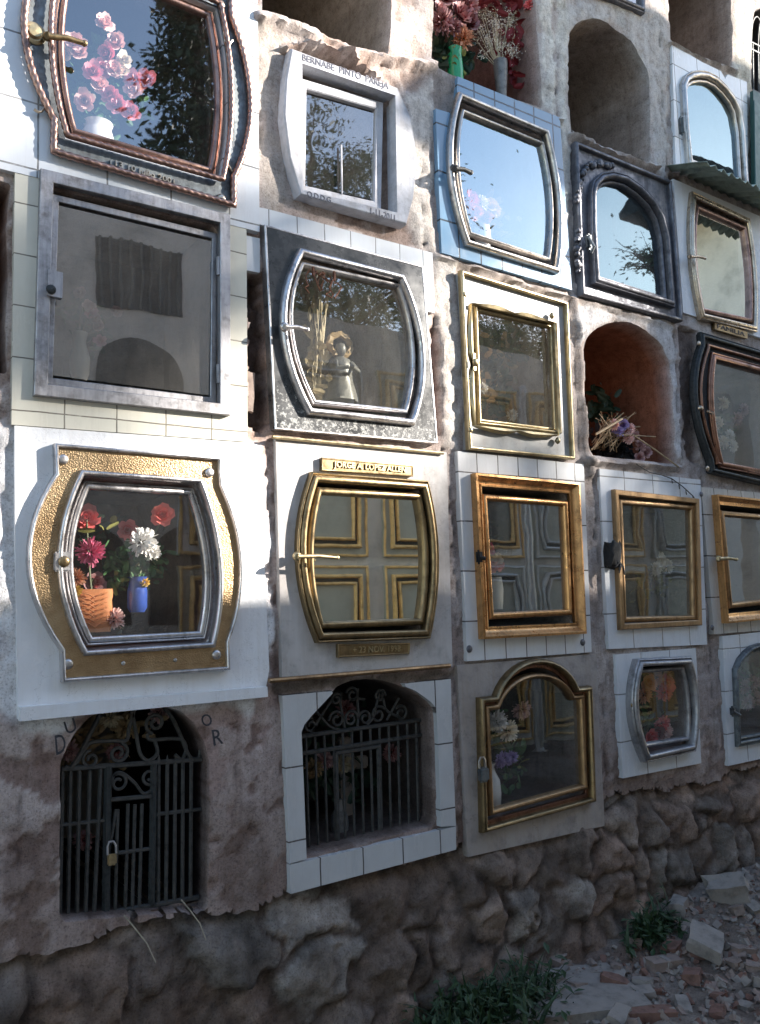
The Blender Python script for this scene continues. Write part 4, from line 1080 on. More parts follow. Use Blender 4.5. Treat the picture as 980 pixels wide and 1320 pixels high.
def rubble():
    rnd = random.Random(3); seeds = []
    z = -.3
    while z < .75:
        x = -1.7+rnd.uniform(0, .2)
        while x < 7.6:
            w = rnd.uniform(.17, .34) if x < 1.1 else rnd.uniform(.1, .22)
            seeds.append((x+rnd.uniform(-.03, .03), z+rnd.uniform(-.05, .05), rnd.random(), rnd.random())); x += w
        z += rnd.uniform(.15, .19)
    buck = {}
    for s in seeds:
        buck.setdefault((int(s[0]//.35), int(s[1]//.35)), []).append(s)
    xs = span(-1.6, -.1, .05, .02)+span(-.1, 4.4, .011, .016)+span(4.4, 7.6, .03, .1); zs = span(-.3, .72, .0115, .0115)
    vs = []; cs = []
    for x in xs:
        for z in zs:
            wx = x+.07*fbm(x*5, z*5, 3, 4); wz = z+.07*fbm(x*5, z*5, 13, 4)
            bx, bz = int(wx//.35), int(wz//.35); f1 = f2 = 9; s1 = None
            for i in (-1, 0, 1):
                for j in (-1, 0, 1):
                    for s in buck.get((bx+i, bz+j), ()):
                        d = math.hypot((wx-s[0])*.82, (wz-s[1])*1.12)
                        if d < f1: f2 = f1; f1 = d; s1 = s
                        elif d < f2: f2 = d
            e = f2-f1; k = smooth(.0, .05, e+.018*fbm(x*22, z*22, 1, 4)); amp = .016+.042*s1[2]
            dx, dz = wx-s1[0], wz-s1[1]
            a1 = s1[3]*17; a2 = s1[2]*23; f_ = 0
            for a_, o_, g_ in ((a1, .015, .5), (a2, .03, .7), (a1+2.2, .045, .6)):
                f_ += max(0, dx*math.cos(a_)+dz*math.sin(a_)-o_)*g_
            h = k*(amp-min(f_, amp*.8))+k*(dz*-.22*(s1[3]-.4)+dx*.22*(s1[2]-.5))
            h += .01*fbm(x*13, z*13, 2, 6)+.007*fbm(x*40, z*40, 6, 5)
            top = zb(x); fade = smooth(top+.02, top-.13, z)
            y = .05-h*fade-.045*fade-max(0, .5-z)*.1
            vs.append((x, y, min(z, top-.012)))
            st = lerp3((.33, .23, .18), (.36, .325, .295), s1[3]); st = tuple(v*(.6+.65*((s1[2]*7.3) % 1)) for v in st)
            cc = lerp3((.16, .125, .105), st, smooth(.004, .035, e+.01*fbm(x*22, z*22, 1, 4))); cc = tuple(v*(1+.75*fbm(x*9, z*9, 3, 5)) for v in cc); cc = lerp3(cc, (.25, .19, .155), smooth(.0, .2, fbm(x*3.5, z*3.5, 55, 5))*.4)
            cs.append(cc)
    n = len(zs); fs = [(i*n+j, (i+1)*n+j, (i+1)*n+j+1, i*n+j+1) for i in range(len(xs)-1) for j in range(n-1)]
    me = bpy.data.meshes.new('rubble_base'); me.from_pydata(vs, [], fs)
    a = me.color_attributes.new('Col', 'FLOAT_COLOR', 'POINT')
    for i, c in enumerate(cs): a.data[i].color = (*c, 1)
    for p in me.polygons: p.use_smooth = True
    me.materials.append(M['rubble']); o = bpy.data.objects.new('rubble_base', me); col.objects.link(o); o.parent = wall
    return o
rb = rubble(); tag(rb, 'base course of rounded field stones set in mud')

# ------------------------------------------------------------------ ground
def gz(x, y):
    d = max(0, -y)
    h = .03*fbm(x*1.2, y*1.2, 2, 3)+.016*fbm(x*6, y*6, 5, 4)+.008*fbm(x*22, y*22, 8, 3)
    h += .10*smooth(.5, .0, d)*smooth(1.6, 2.6, x)+.09*smooth(2.4, 3.6, x)-.12*smooth(.6, .0, d)*smooth(1.6, .8, x)
    return h*(1 if -4 < x < 9 and d < 4 else .2)-.03
def ground():
    xs = [-60, -30, -15, -8, -4, -2.5]+span(-2, .9, .09, .03)+span(.9, 4.6, .017, .022)+span(4.6, 9, .05, .15)+[10, 13, 18, 30, 60]
    ys = [-60, -30, -15, -8, -5, -4]+span(-3.4, -1.9, .1, .03)+span(-1.9, .12, .018, .018)+[.6, 1.2, 6, 20, 60]
    vs = []; cs = []
    for x in xs:
        for y in ys:
            vs.append((x, y, gz(x, y))); n = fbm(x*2.2, y*2.2, 7, 5); m = fbm(x*12, y*12, 3, 4)
            c = lerp3((.2, .165, .14), (.36, .315, .28), smooth(-.3, .4, n+.5*m)); c = lerp3(c, (.24, .14, .1), smooth(.2, .6, fbm(x*3.3, y*3.3, 19, 4))*.6)
            cs.append(c)
    n = len(ys); fs = [(i*n+j, (i+1)*n+j, (i+1)*n+j+1, i*n+j+1) for i in range(len(xs)-1) for j in range(n-1)]
    me = bpy.data.meshes.new('ground'); me.from_pydata(vs, [], fs)
    a = me.color_attributes.new('Col', 'FLOAT_COLOR', 'POINT')
    for i, c in enumerate(cs): a.data[i].color = (*c, 1)
    for p in me.polygons: p.use_smooth = True
    me.materials.append(M['ground']); o = bpy.data.objects.new('ground', me); col.objects.link(o); tag(o, 'dirt alley strewn with rubble', kind='structure')
ground()

def lump(c, d, rot, seed, jag=.22, sub=1):
    """a broken block: a box with chipped, uneven corners"""
    b = bmesh.new(); bmesh.ops.create_cube(b, size=1)
    bmesh.ops.subdivide_edges(b, edges=list(b.edges), cuts=sub, use_grid_fill=True)
    r = random.Random(seed)
    for v in b.verts:
        k = noise.noise_vector(v.co*2.3+Vector((seed*3.1, seed*.7, 0)))
        v.co += k*jag*.5+Vector((r.uniform(-1, 1), r.uniform(-1, 1), r.uniform(-1, 1)))*jag*.12
        v.co = Vector((v.co.x*d[0], v.co.y*d[1], v.co.z*d[2]))
    b.verts.index_update()
    out = ([Vector(c)+rot@v.co for v in b.verts], [[v.index for v in f.verts] for f in b.faces]); b.free(); return out
def eul(a, b, c): return (Matrix.Rotation(c, 3, 'Z')@Matrix.Rotation(b, 3, 'Y')@Matrix.Rotation(a, 3, 'X'))
def debris(name, label, px, d, mat, seed, group=None, jag=.2, lift=.3, rot=None):
    p = G(*px, .0); p = G(*px, gz(p.x, p.y)); r = random.Random(seed)
    if group is None and 'slab' not in name: d = tuple(v*.6 for v in d)
    q = rot or eul(r.uniform(-.3, .3), r.uniform(-.3, .3), r.uniform(0, 3))
    z = gz(p.x, p.y)+d[2]*lift
    mb = MB(); mb.add(*lump((p.x, p.y, z), d, q, seed, jag, 2)); o = mb.build(name, mat, None, 30, loc=(p.x, p.y, z))
    return tag(o, label, 'rubble' if 'brick' not in name else 'brick', group)
debris('concrete_chunk', 'largest grey-brown concrete chunk leaning at the foot of the wall, right edge', (938, 1138), (.26, .17, .17), 'chunk', 1, jag=.35)
debris('concrete_slab', 'pale square concrete slab lying tilted on top of the rubble', (910, 1214), (.15, .13, .05), 'chunk', 2, jag=.16, lift=.9, rot=eul(.35, -.15, .5))
debris('brick', 'long dusty orange brick lying flat in the middle of the debris', (857, 1254), (.22, .1, .06), 'brick_dust', 3, jag=.1, lift=.5, rot=eul(.05, .04, -.25))
debris('brick', 'orange brick with a broken end just right of the long dusty brick', (893, 1268), (.16, .1, .06), 'brick', 4, jag=.16, lift=.5, rot=eul(-.1, .1, .5))
debris('brick', 'reddish brick under the pale tilted slab', (906, 1238), (.16, .09, .06), 'brick', 5, jag=.16)
debris('brick', 'dull brick lying alone near the bottom edge, at the slab', (742, 1284), (.13, .09, .06), 'brick_dust', 6, jag=.16, lift=.5)
debris('brick', 'smooth reddish stone-like brick lump beside the weeds', (706, 1238), (.2, .14, .1), 'brick_dust', 7, jag=.35)
debris('brick', 'thin brick tile leaning on the wall foot, second from the small weeds', (836, 1182), (.2, .11, .05), 'brick_dust', 8, jag=.2, lift=.9)
debris('brick', 'brick block standing at the wall foot below the silver barrel front', (874, 1164), (.17, .1, .09), 'chunk', 9, jag=.25)
debris('paving_slab', 'broad flat pale paving slab half buried at the bottom edge', (690, 1302), (.75, .34, .05), 'chunk', 10, jag=.06, lift=.35, rot=eul(.02, .03, -.35))
debris('brick', 'dark brick end at the bottom edge, right of the paving slab', (838, 1314), (.3, .1, .06), 'brick', 11, jag=.14, lift=.5, rot=eul(0, .05, -.5))
r_ = random.Random(21)
for k in range(60):
    px = (r_.uniform(670, 985), 0); t_ = r_.random(); top = 1235-(px[0]-690)*.32; py = top+(1318-top)*t_
    s = r_.uniform(.022, .06)
    debris('brick_fragment', 'broken brick or mortar fragment strewn on the dirt', (px[0], py), (s*r_.uniform(1, 1.8), s, s*r_.uniform(.4, .8)), r_.choice(['brick', 'brick_dust', 'brick_dust', 'chunk', 'chunk']), 100+k, 'broken fragments strewn on the ground', .3, .35)
mb = MB(); r_ = random.Random(5)
for k in range(6500):
    x = r_.uniform(.9, 4.9); y = -.1-1.7*r_.random()**1.3; s = .006+.024*r_.random()**2.2
    mb.add(*lump((x, y, gz(x, y)+s*.2), (s*r_.uniform(.8, 1.7), s, s*.7), eul(r_.uniform(-1, 1), r_.uniform(-1, 1), r_.uniform(0, 6)), k, .35, 1))
gr = mb.build('gravel', 'brick_dust', None, 0); gr.data.materials.append(M['chunk']); gr.data.materials.append(M['brick'])
for p in gr.data.polygons:
    k = int(p.center.x*40)*7+int(p.center.y*40)*13; p.material_index = (0, 1, 1, 0, 1, 2, 1, 0)[k % 8]
tag(gr, 'loose gravel, mortar crumbs and dust', kind='stuff')

# weeds
def weeds(label, px, n, spread, hgt, seed):
    r = random.Random(seed); p0 = G(*px, .0); base = Vector((p0.x, min(p0.y, -.16), gz(p0.x, min(p0.y, -.16)))); mb = MB()
    for k in range(n):
        b = base+Vector((r.gauss(0, spread), r.gauss(0, spread*.45), 0)); b.y = min(b.y, -.1); b.z = gz(b.x, b.y)-.01
        a = r.uniform(0, 2*PI); d = Vector((math.cos(a), math.sin(a)*.8, 0)); L = hgt*r.uniform(.45, 1.1); w = r.uniform(.004, .011)
        side = Vector((-d.y, d.x, 0)); lean = r.uniform(.2, 1.0); rows = []
        for j in range(6):
            s = j/5; c = b+d*L*lean*s*s*.8+Vector((0, 0, L*(s-.35*lean*s*s))); ww = w*(math.sin(PI*min(.97, .15+s*.85)))
            rows.append([c-side*ww, c+Vector((0, 0, -ww*.5)), c+side*ww])
        mb.grid(rows)
        if r.random() < .6:
            for j in range(5):
                c = b+d*L*r.uniform(.1, .5)+Vector((0, 0, L*r.uniform(.2, .8))); u_ = Vector((r.gauss(0, 1), r.gauss(0, 1), r.gauss(0, .5))).normalized(); v_ = u_.cross(Vector((0, 0, 1))).normalized(); s = r.uniform(.012, .03)
                mb.add([c, c+u_*s+v_*s*.4, c+u_*s*1.9+Vector((0, 0, -s*.3)), c+u_*s-v_*s*.4], [(0, 1, 2, 3)])
    o = mb.build('weed_clump', 'grass', None, 0, loc=base); return tag(o, label, 'weeds')
weeds('large dark clump of grassy weeds at the foot of the rubble base', (566, 1290), 330, .15, .22, 1)
weeds('trailing weeds spreading right along the rubble base from the large clump', (640, 1284), 130, .1, .12, 2)
weeds('small leafy weed tuft between the base stones, right of the large clump', (758, 1190), 90, .06, .15, 3)
for k, (a, b, lb) in enumerate([((160, 1180), (201, 1241), 'thin pale straw hanging from the left corner of the bare arch'), ((234, 1160), (266, 1212), 'thin pale straw hanging below the right end of the iron gate')]):
    A, B = W3(*a, -.02), W3(*b, -.14); mb = MB(); mb.tube([A, A.lerp(B, .33)+Vector((0, -.008, .008)), A.lerp(B, .66)+Vector((.004, -.008, .008)), B], .0022, 6, .6); tag(mb.build('straw', 'straw', None, loc=A), lb, 'straw')
mb = MB(); A = W3(322, 505, -.0); mb.add(*lump(A+Vector((0, .01, 0)), (.03, .025, .13), eul(0, .05, 0), 4, .2, 1)); tag(mb.build('brick_sliver', 'brick_dust', None, 30, loc=A), 'broken vertical brick sliver in the hole left of the black slab', 'brick')
pts = [W3(*p, -.03) for p in [(820, 598), (838, 609), (852, 612), (866, 617), (880, 627), (893, 639), (899, 648)]]
mb = MB(); mb.tube(pts, .0028, 6)
for k in range(4): p = pts[3].lerp(pts[5], k/3); mb.tube([p, p+Vector((.004, 0, -.022))], .0022, 5)
tag(mb.build('loose_wire', 'wire', None, loc=pts[0]), 'thin black wire drooping across white tiles above the tarnished gold frame', 'wire')

# ------------------------------------------------------------------ flowers and other contents
def petal(mb, base, out, up, L, Wd, cup, seg=3):
    side = out.cross(up).normalized(); rows = []
    for i in range(seg+1):
        s = i/seg; w = Wd*(math.sin(PI*(.12+.72*s)))**.8; c = base+out*L*s*(1-.25*cup*s)+up*L*cup*(s**1.6)
        rows.append([c-side*w+up*w*.25, c, c+side*w+up*w*.25])
    mb.grid(rows)
def flower_mesh(kind, seed):
    """unit-sized flower facing -Y"""
    r = random.Random(seed); mb = MB(); up = Vector((0, -1, 0)); c0 = Vector((0, 0, 0))
    if kind == 'rose':
        for n, rad, cup, w in ((5, 1, .3, .44), (6, .86, .6, .36), (6, .7, 1., .3), (5, .52, 1.5, .23), (4, .36, 2.1, .17), (3, .22, 3., .12)):
            a0 = r.uniform(0, 6)
            for k in range(n):
                a = a0+2*PI*k/n+r.uniform(-.15, .15); o = Vector((math.cos(a), 0, math.sin(a)))
                petal(mb, c0+o*.05+Vector((r.uniform(-.04, .04), 0, r.uniform(-.04, .04))), (o+Vector((0, r.uniform(-.15, .15), 0))).normalized(), up, rad*r.uniform(.8, 1.12), w*r.uniform(.85, 1.1), cup*r.uniform(.75, 1.2), 4)
    elif kind == 'mum':
        for k in range(120):
            zt = 1-1.05*((k+.5)/120); a = k*2.39996+r.uniform(-.2, .2); rad = math.sqrt(max(0, 1-zt*zt))
            d = Vector((math.cos(a)*rad, -zt, math.sin(a)*rad)).normalized(); o_ = d.orthogonal().normalized(); o_ = Matrix.Rotation(r.uniform(0, 6), 3, d)@o_
            L = r.uniform(.42, .66)*(1 if zt > .1 else 1.15); petal(mb, d*.34, (d+o_*r.uniform(-.35, .35)).normalized(), o_, L, .1*r.uniform(.8, 1.3), r.uniform(-.2, .45), 2)
    elif kind == 'sprig':
        for k in range(46):
            d = Vector((r.gauss(0, .5), r.gauss(-.1, .35), r.gauss(.1, .5))); u_ = Vector((r.gauss(0, 1), r.gauss(-.6, .6), r.gauss(0, 1))).normalized()
            petal(mb, d, u_, u_.orthogonal().normalized(), .26, .055, .3, 2)
    return mb
PROTO = {}
def bloom(parent, px, y, rad, kind, mat, seed=0):
    key = (kind, mat, seed % 3)
    if key not in PROTO:
        mb = flower_mesh(kind, seed % 3+11); me = bpy.data.meshes.new(kind); me.from_pydata(mb.v, [], mb.f)
        for p in me.polygons: p.use_smooth = True
        me.materials.append(M[mat]); PROTO[key] = me
    nm = {'rose': 'rose', 'mum': 'pompom_flower', 'sprig': 'sprig'}[kind]
    o = bpy.data.objects.new(nm, PROTO[key]); col.objects.link(o); o.parent = parent
    rr = random.Random(seed*7+int(px[0]*3)); o.location = W3(px[0], px[1], y)-ORG[parent.name]
    o.rotation_euler = (rr.uniform(-.5, .35), rr.uniform(0, 6), rr.uniform(-.6, .1)); o.rotation_mode = 'XYZ'; o.scale = (rad, rad*.8, rad)
    return o
def leaves(parent, cx, y, n, mat, spread, size, seed, name='foliage', sq=.5, up=.0):
    r = random.Random(seed); mb = MB()
    for px in cx:
        c = W3(px[0], px[1], y)
        for k in range(n):
            b = c+Vector((r.gauss(0, spread), r.gauss(0, spread*sq)+.012, r.gauss(0, spread))); d = Vector((r.gauss(0, 1), r.gauss(-.25, .6), r.gauss(up, .9))).normalized()
            petal(mb, b, d, d.orthogonal().normalized(), size*r.uniform(.6, 1.3), size*.26, r.uniform(-.3, .3), 3)
    return mb.build(name, mat, parent, 0)
def stems(parent, foot, heads, y, mat='stem', r0=.003):
    mb = MB(); a = W3(foot[0], foot[1], y)
    for p in heads:
        b = W3(p[0], p[1], y+.012); mb.tube([a, a.lerp(b, .5)+Vector((0, .01, .01)), b], r0, 5)
    return mb.build('stems', mat, parent)
def vase(parent, px, y, prof, mat, name='vase'):
    mb = MB(); mb.lathe(W3(px[0], px[1], y), prof, 20); return mb.build(name, mat, parent, 50)
# pink roses, white vase
y = .075
t = thing('rose_vase', 'bouquet of pink roses in a white vase behind the rope-edged frame', 'flowers', W3(126, 185, y))
vase(t, (126, 183), y, [(.04, -.07), (.05, -.05), (.055, -.01), (.045, .03), (.04, .04), (.047, .058), (.043, .058), (.03, .03)], 'porcelain')
rs = [(133.6, 30.5, 'pink_pale'), (149, 55, 'pink_pale'), (159, 79, 'cream'), (84, 68, 'cream'), (100, 67, 'pink_pale'), (119, 94, 'pink'), (131, 90, 'pink'), (146, 90, 'pink_pale'), (172, 104, 'pink'), (189, 103, 'pink'), (142, 124, 'pink'), (109, 131, 'pink_pale'), (168, 145, 'pink'), (172, 116, 'pink_pale'), (96, 55, 'pink_pale'), (112, 128, 'cream'), (156, 92, 'cream'), (150, 135, 'pink'), (128, 110, 'pink_pale'), (138, 70, 'pink')]
leaves(t, [(120, 70), (140, 110), (112, 105), (150, 140), (95, 80), (130, 145), (105, 150), (160, 120), (90, 110), (170, 130), (140, 60)], y+.005, 26, 'leaf', .026, .036, 1)
for k, (a, b, m_) in enumerate(rs): bloom(t, (a, b), y-.015-(k % 3)*.01, .036 if m_ != 'cream' else .03, 'rose', m_, k)
# dim bouquet behind the steel window
y = .1
t = thing('flower_vase', 'dim pinkish flowers in a vase behind the dark glass of the steel frame', 'flowers', W3(105, 475, y))
vase(t, (103, 470), y, [(.02, -.05), (.028, -.03), (.03, .02), (.018, .07), (.024, .1), (.02, .1)], 'porcelain'); stems(t, (103, 440), [(105, 395), (118, 400), (130, 425), (150, 405)], y)
leaves(t, [(105, 405), (92, 400), (120, 420), (128, 435)], y+.02, 16, 'leaf', .025, .035, 2)
for k, p in enumerate([(104, 378), (113, 395), (118, 405), (122, 412), (128, 420), (130, 440), (150, 402), (116, 396)]): bloom(t, p, y-.01, .022, 'rose', ['dusty_pink', 'pink_pale', 'pink'][k % 3], k)
# column 0 third
y = .06
t = thing('flower_vase', 'red rose, white pompom flower and greenery in a blue vase behind the hammered bronze frame', 'flowers', W3(177, 780, y))
vase(t, (177, 770), y, [(.022, -.045), (.03, -.03), (.03, .02), (.024, .05), (.03, .062), (.026, .062)], 'blue_glaze'); stems(t, (177, 750), [(210, 665), (184, 700), (165, 735)], y)
leaves(t, [(176, 735), (165, 742), (190, 728), (155, 735), (196, 735), (180, 745), (150, 720), (170, 715), (200, 715)], y+.01, 20, 'leaf', .024, .034, 4); leaves(t, [(190, 730), (160, 745), (205, 705)], y-.01, 5, 'leaf_yellow', .02, .03, 5)
bloom(t, (210, 664), y-.02, .042, 'rose', 'red_orange', 1); bloom(t, (184, 699), y-.03, .052, 'mum', 'white', 2); bloom(t, (196, 712), y-.02, .03, 'mum', 'white', 1); bloom(t, (165, 683), y+.04, .036, 'rose', 'red', 2); bloom(t, (187, 751), y-.03, .016, 'mum', 'yellow', 1)
t = thing('flower_bunch', 'magenta pompom and dark red flowers behind the lock of the hammered bronze frame', 'flowers', W3(118, 760, y))
stems(t, (118, 765), [(116, 712), (112, 670), (120, 745)], y)
bloom(t, (117, 712), y-.02, .046, 'mum', 'magenta', 1); bloom(t, (111, 668), y+.03, .048, 'rose', 'red', 1); bloom(t, (121, 752), y+.03, .04, 'rose', 'dark_red', 2); bloom(t, (98, 745), y-.03, .034, 'mum', 'orange', 0); bloom(t, (94, 762), y-.03, .028, 'mum', 'yellow', 1)
leaves(t, [(110, 690), (125, 735), (140, 678)], y+.04, 14, 'leaf_dark', .03, .035, 6); leaves(t, [(137, 676)], y, 4, 'leaf_yellow', .02, .04, 7)
t = thing('flower_pot', 'orange ribbed pot with leaf relief inside the lower left of the bronze frame', 'pot', W3(117, 818, .06))
rows = []
for j in range(13):
    s = j/12; z = -.045+.125*s; row = []
    for k in range(28):
        a = 2*PI*k/28; ca, sa = math.cos(a), math.sin(a); rr = .058*(abs(ca)**6+abs(sa)**6)**(-1/6)*(.92+.08*s); ribs = .0018*math.cos(a*14+3*abs(math.sin(s*9)))
        row.append(W3(117, 795, .06)+Vector((ca*(rr+ribs), sa*(rr*.6+ribs), z)))
    rows.append(row)
mb = MB(); mb.grid(rows, closed_v=True); mb.build('pot', 'terracotta', t, 60)
mb = MB(); cpt = W3(117, 793, .06)+Vector((0, -.043, 0))
for k in range(7):
    for s in (-1, 1): a = cpt+Vector((0, 0, -.035+k*.014)); mb.tube([a, a+Vector((s*.018, -.001, .012)), a+Vector((s*.036, .002, .015))], .0022, 5)
mb.build('leaf_relief', 'terracotta', t)
t = thing('carnation', 'pale pink carnation beside the orange pot', 'flower', W3(146, 805, .05)); bloom(t, (147, 798), .04, .036, 'mum', 'pink_pale', 1); leaves(t, [(147, 806)], .06, 6, 'leaf_dark', .015, .025, 8)
# column 1 second: dried reeds and a small statue
y = .09
t = thing('dried_bouquet', 'bunch of dried pale reeds behind the glass of the black slab front', 'dried flowers', W3(410, 510, y)); r_ = random.Random(9); mb = MB()
for k in range(16):
    a = W3(408+r_.uniform(-4, 4), 515, y); b = W3(412+r_.uniform(-14, 12), r_.uniform(385, 440), y+r_.uniform(-.03, .03)); mb.tube([a, a.lerp(b, .5)+Vector((r_.uniform(-.02, .02), 0, 0)), b], .0022, 5)
    if k % 2: mb.lathe(b, [(.001, -.03), (.008, -.015), (.009, .0), (.006, .015), (.001, .03)], 6)
mb.build('stems', 'dry_pale', t); leaves(t, [(410, 445), (414, 470), (398, 505)], y, 12, 'dry_pale', .02, .05, 10, 'dry_leaves')
t = thing('saint_figurine', 'small pale figurine of a draped figure with a wreath behind the black slab front glass', 'figurine', W3(440, 512, y))
b0 = W3(440, 517, y); mb = MB()
mb.lathe(b0, [(.001, 0), (.062, 0), (.06, .01), (.052, .05), (.042, .1), (.046, .13), (.036, .155), (.016, .165), (.015, .172)], 18)
for v in mb.v: a = math.atan2(v.y-b0.y, v.x-b0.x); k = 1+.1*math.sin(a*7+v.z*25); v.x = b0.x+(v.x-b0.x)*k; v.y = b0.y+(v.y-b0.y)*k*.8
mb.lathe(b0+Vector((0, -.004, .19)), [(.001, -.026), (.014, -.022), (.02, -.006), (.021, .008), (.016, .022), (.001, .029)], 14)
mb.tube([b0+Vector((-.034, -.02, .14)), b0+Vector((-.044, -.05, .105)), b0+Vector((-.008, -.07, .11))], .011, 8, .7); mb.tube([b0+Vector((.034, -.02, .14)), b0+Vector((.044, -.05, .105)), b0+Vector((.008, -.07, .113))], .011, 8, .7)
mb.build('figure', 'figure', t, 60)
mb = MB(); c = b0+Vector((0, 0, .21)); mb.grid([[c+Vector((math.cos(a)*(.045+.012*math.cos(b)), .012*math.sin(b), math.sin(a)*(.04+.012*math.cos(b)))) for b in [2*PI*k/8 for k in range(8)]] for a in [2*PI*k/20 for k in range(20)]], True, True)
for k, v in enumerate(mb.v): v += Vector((math.sin(k*5.1), math.cos(k*3.3), math.sin(k*2.7)))*.004
mb.build('wreath', 'dry', t)
# other dim contents
y = .1
t = thing('flower_vase', 'pink and yellow flowers low behind the mirror glass of the blue-tiled front', 'flowers', W3(620, 300, y)); vase(t, (622, 300), y, [(.03, -.08), (.036, 0), (.03, .04), (.026, .04)], 'porcelain'); leaves(t, [(615, 265), (630, 270), (622, 285), (640, 280)], y+.02, 22, 'dry', .035, .04, 12)
for k, (a, b, m_) in enumerate([(607, 257, 'magenta'), (603, 265, 'pink'), (632, 265, 'yellow'), (636, 272, 'yellow'), (626, 282, 'orange'), (620, 262, 'cream'), (612, 275, 'pink')]): bloom(t, (a, b), y-.03, .04, 'mum' if k % 2 else 'rose', m_, k)
t = thing('dried_bouquet', 'dark withered flowers behind the brass scalloped frame', 'dried flowers', W3(640, 540, y)); leaves(t, [(630, 430), (640, 460), (650, 490), (632, 480), (645, 520), (660, 450), (650, 420)], y, 26, 'leaf_dark', .035, .05, 13); leaves(t, [(640, 450), (635, 500), (655, 480)], y-.02, 10, 'dry', .035, .045, 14, 'dry_leaves'); bloom(t, (622, 500), y-.03, .026, 'mum', 'white', 0); bloom(t, (660, 535), y-.02, .03, 'mum', 'white', 2)
t = thing('flower_vase', 'red and cream flowers beside the black latch of the gold rectangle', 'flowers', W3(640, 740, y)); vase(t, (638, 760), y, [(.03, -.08), (.036, 0), (.03, .05), (.026, .05)], 'porcelain'); stems(t, (638, 745), [(632, 712), (640, 725)], y); leaves(t, [(632, 690), (640, 720)], y+.02, 14, 'leaf_dark', .03, .035, 15)
for k, (a, b, m_) in enumerate([(630, 708, 'magenta'), (634, 718, 'cream'), (640, 720, 'cream'), (634, 730, 'red'), (642, 729, 'red')]): bloom(t, (a, b), y-.03, .03, 'rose', m_, k)
y = .09
t = thing('vase', 'tall white vase behind the padlock of the shouldered gold arch', 'vase', W3(633, 1040, y)); vase(t, (633, 1012), y, [(.025, -.09), (.036, -.08), (.04, -.03), (.036, .02), (.02, .05), (.016, .07), (.024, .085), (.02, .085)], 'porcelain')
t = thing('flower_bunch', 'purple, white and yellow flowers in the middle of the shouldered gold arch', 'flowers', W3(660, 1000, y)); leaves(t, [(645, 950), (655, 965), (648, 935), (665, 985), (660, 1000)], y+.02, 20, 'leaf', .035, .04, 16); leaves(t, [(668, 975)], y-.02, 7, 'leaf_yellow', .02, .03, 17)
for k, (a, b, m_, r2) in enumerate([(640, 930, 'white', .05), (654, 942, 'cream', .05), (650, 978, 'purple', .035), (660, 976, 'purple', .03), (644, 982, 'purple', .03), (672, 915, 'dusty_pink', .045)]): bloom(t, (a, b), y-.02, r2, 'mum', m_, k)
t = thing('flower_bunch', 'red and orange flowers filling the small silver barrel frame', 'flowers', W3(845, 955, y)); leaves(t, [(830, 920), (840, 935), (835, 945), (850, 890), (840, 880)], y+.02, 18, 'leaf', .03, .04, 18)
for k, (a, b, m_) in enumerate([(835, 880, 'orange'), (845, 873, 'orange'), (858, 880, 'red'), (856, 893, 'red'), (862, 872, 'orange'), (853, 932, 'red'), (846, 945, 'dark_red'), (857, 942, 'pink_pale'), (838, 950, 'red'), (830, 895, 'orange')]): bloom(t, (a, b), y-.02, .045, 'mum' if k % 2 else 'rose', m_, k)
t = thing('flower_bunch', 'white and green flowers low behind the tarnished gold frame', 'flowers', W3(850, 750, .12)); leaves(t, [(850, 745), (865, 740), (858, 735), (840, 750)], .14, 16, 'leaf_yellow', .04, .05, 19)
for k, p in enumerate([(845, 733), (860, 730), (872, 728), (852, 722)]): bloom(t, p, .1, .04, 'mum', 'cream', k)
t = thing('flower_bunch', 'pale flowers behind the dark copper double frame', 'flowers', W3(935, 570, .1)); leaves(t, [(930, 545), (937, 560), (925, 560)], .12, 16, 'leaf', .04, .05, 20)
for k, (a, b, m_) in enumerate([(924, 545, 'cream'), (932, 520, 'cream'), (940, 562, 'white'), (932, 570, 'cream'), (950, 540, 'dusty_pink'), (958, 528, 'dusty_pink'), (944, 575, 'white')]): bloom(t, (a, b), .08, .04, 'mum', m_, k)
t = thing('flower_bunch', 'faded reddish flowers behind the grey arch at the lower right edge', 'flowers', W3(965, 930, .1)); leaves(t, [(962, 880), (972, 895), (968, 870)], .12, 20, 'leaf', .05, .05, 21)
for k, p in enumerate([(958, 885), (970, 880), (975, 900), (964, 905)]): bloom(t, p, .09, .045, 'mum', 'dusty_pink', k)
# open niche at the top: vases with flowers
y = .1
t = thing('flower_vase', 'dark red and orange flowers in a green vase in the top open niche', 'flowers', W3(587, 97, y)); vase(t, (587, 88), y, [(.032, -.1), (.036, -.02), (.03, .06), (.034, .085), (.03, .085)], 'green_glaze')
stems(t, (587, 75), [(592, 50), (570, 15), (600, 20)], y); leaves(t, [(575, 60), (590, 60), (566, 72), (605, 70)], y+.02, 22, 'leaf_dark', .035, .05, 22); leaves(t, [(594, 75)], y-.03, 8, 'leaf_yellow', .03, .04, 25)
for k, (a, b, m_, r2) in enumerate([(595, 50, 'orange', .06), (566, 12, 'dusty_pink', .04), (570, 28, 'dark_red', .06), (592, 20, 'dark_red', .07), (602, 8, 'dark_red', .06), (575, -5, 'dark_red', .06), (585, 36, 'dark_red', .05), (606, 30, 'dark_red', .05)]): bloom(t, (a, b), y-.02, r2, 'mum' if k % 2 == 0 else 'rose', m_, k)
t = thing('dried_flower_vase', 'spray of tiny dried white blossoms in a clear glass in the top open niche', 'dried flowers', W3(648, 118, y)); vase(t, (646, 104), y, [(.02, -.09), (.026, -.02), (.034, .09), (.031, .09)], 'figure')
r_ = random.Random(4); hd = [(612+r_.uniform(0, 55), 15+r_.uniform(0, 60)) for _ in range(34)]; stems(t, (646, 92), hd, y, 'dry_pale', .0018)
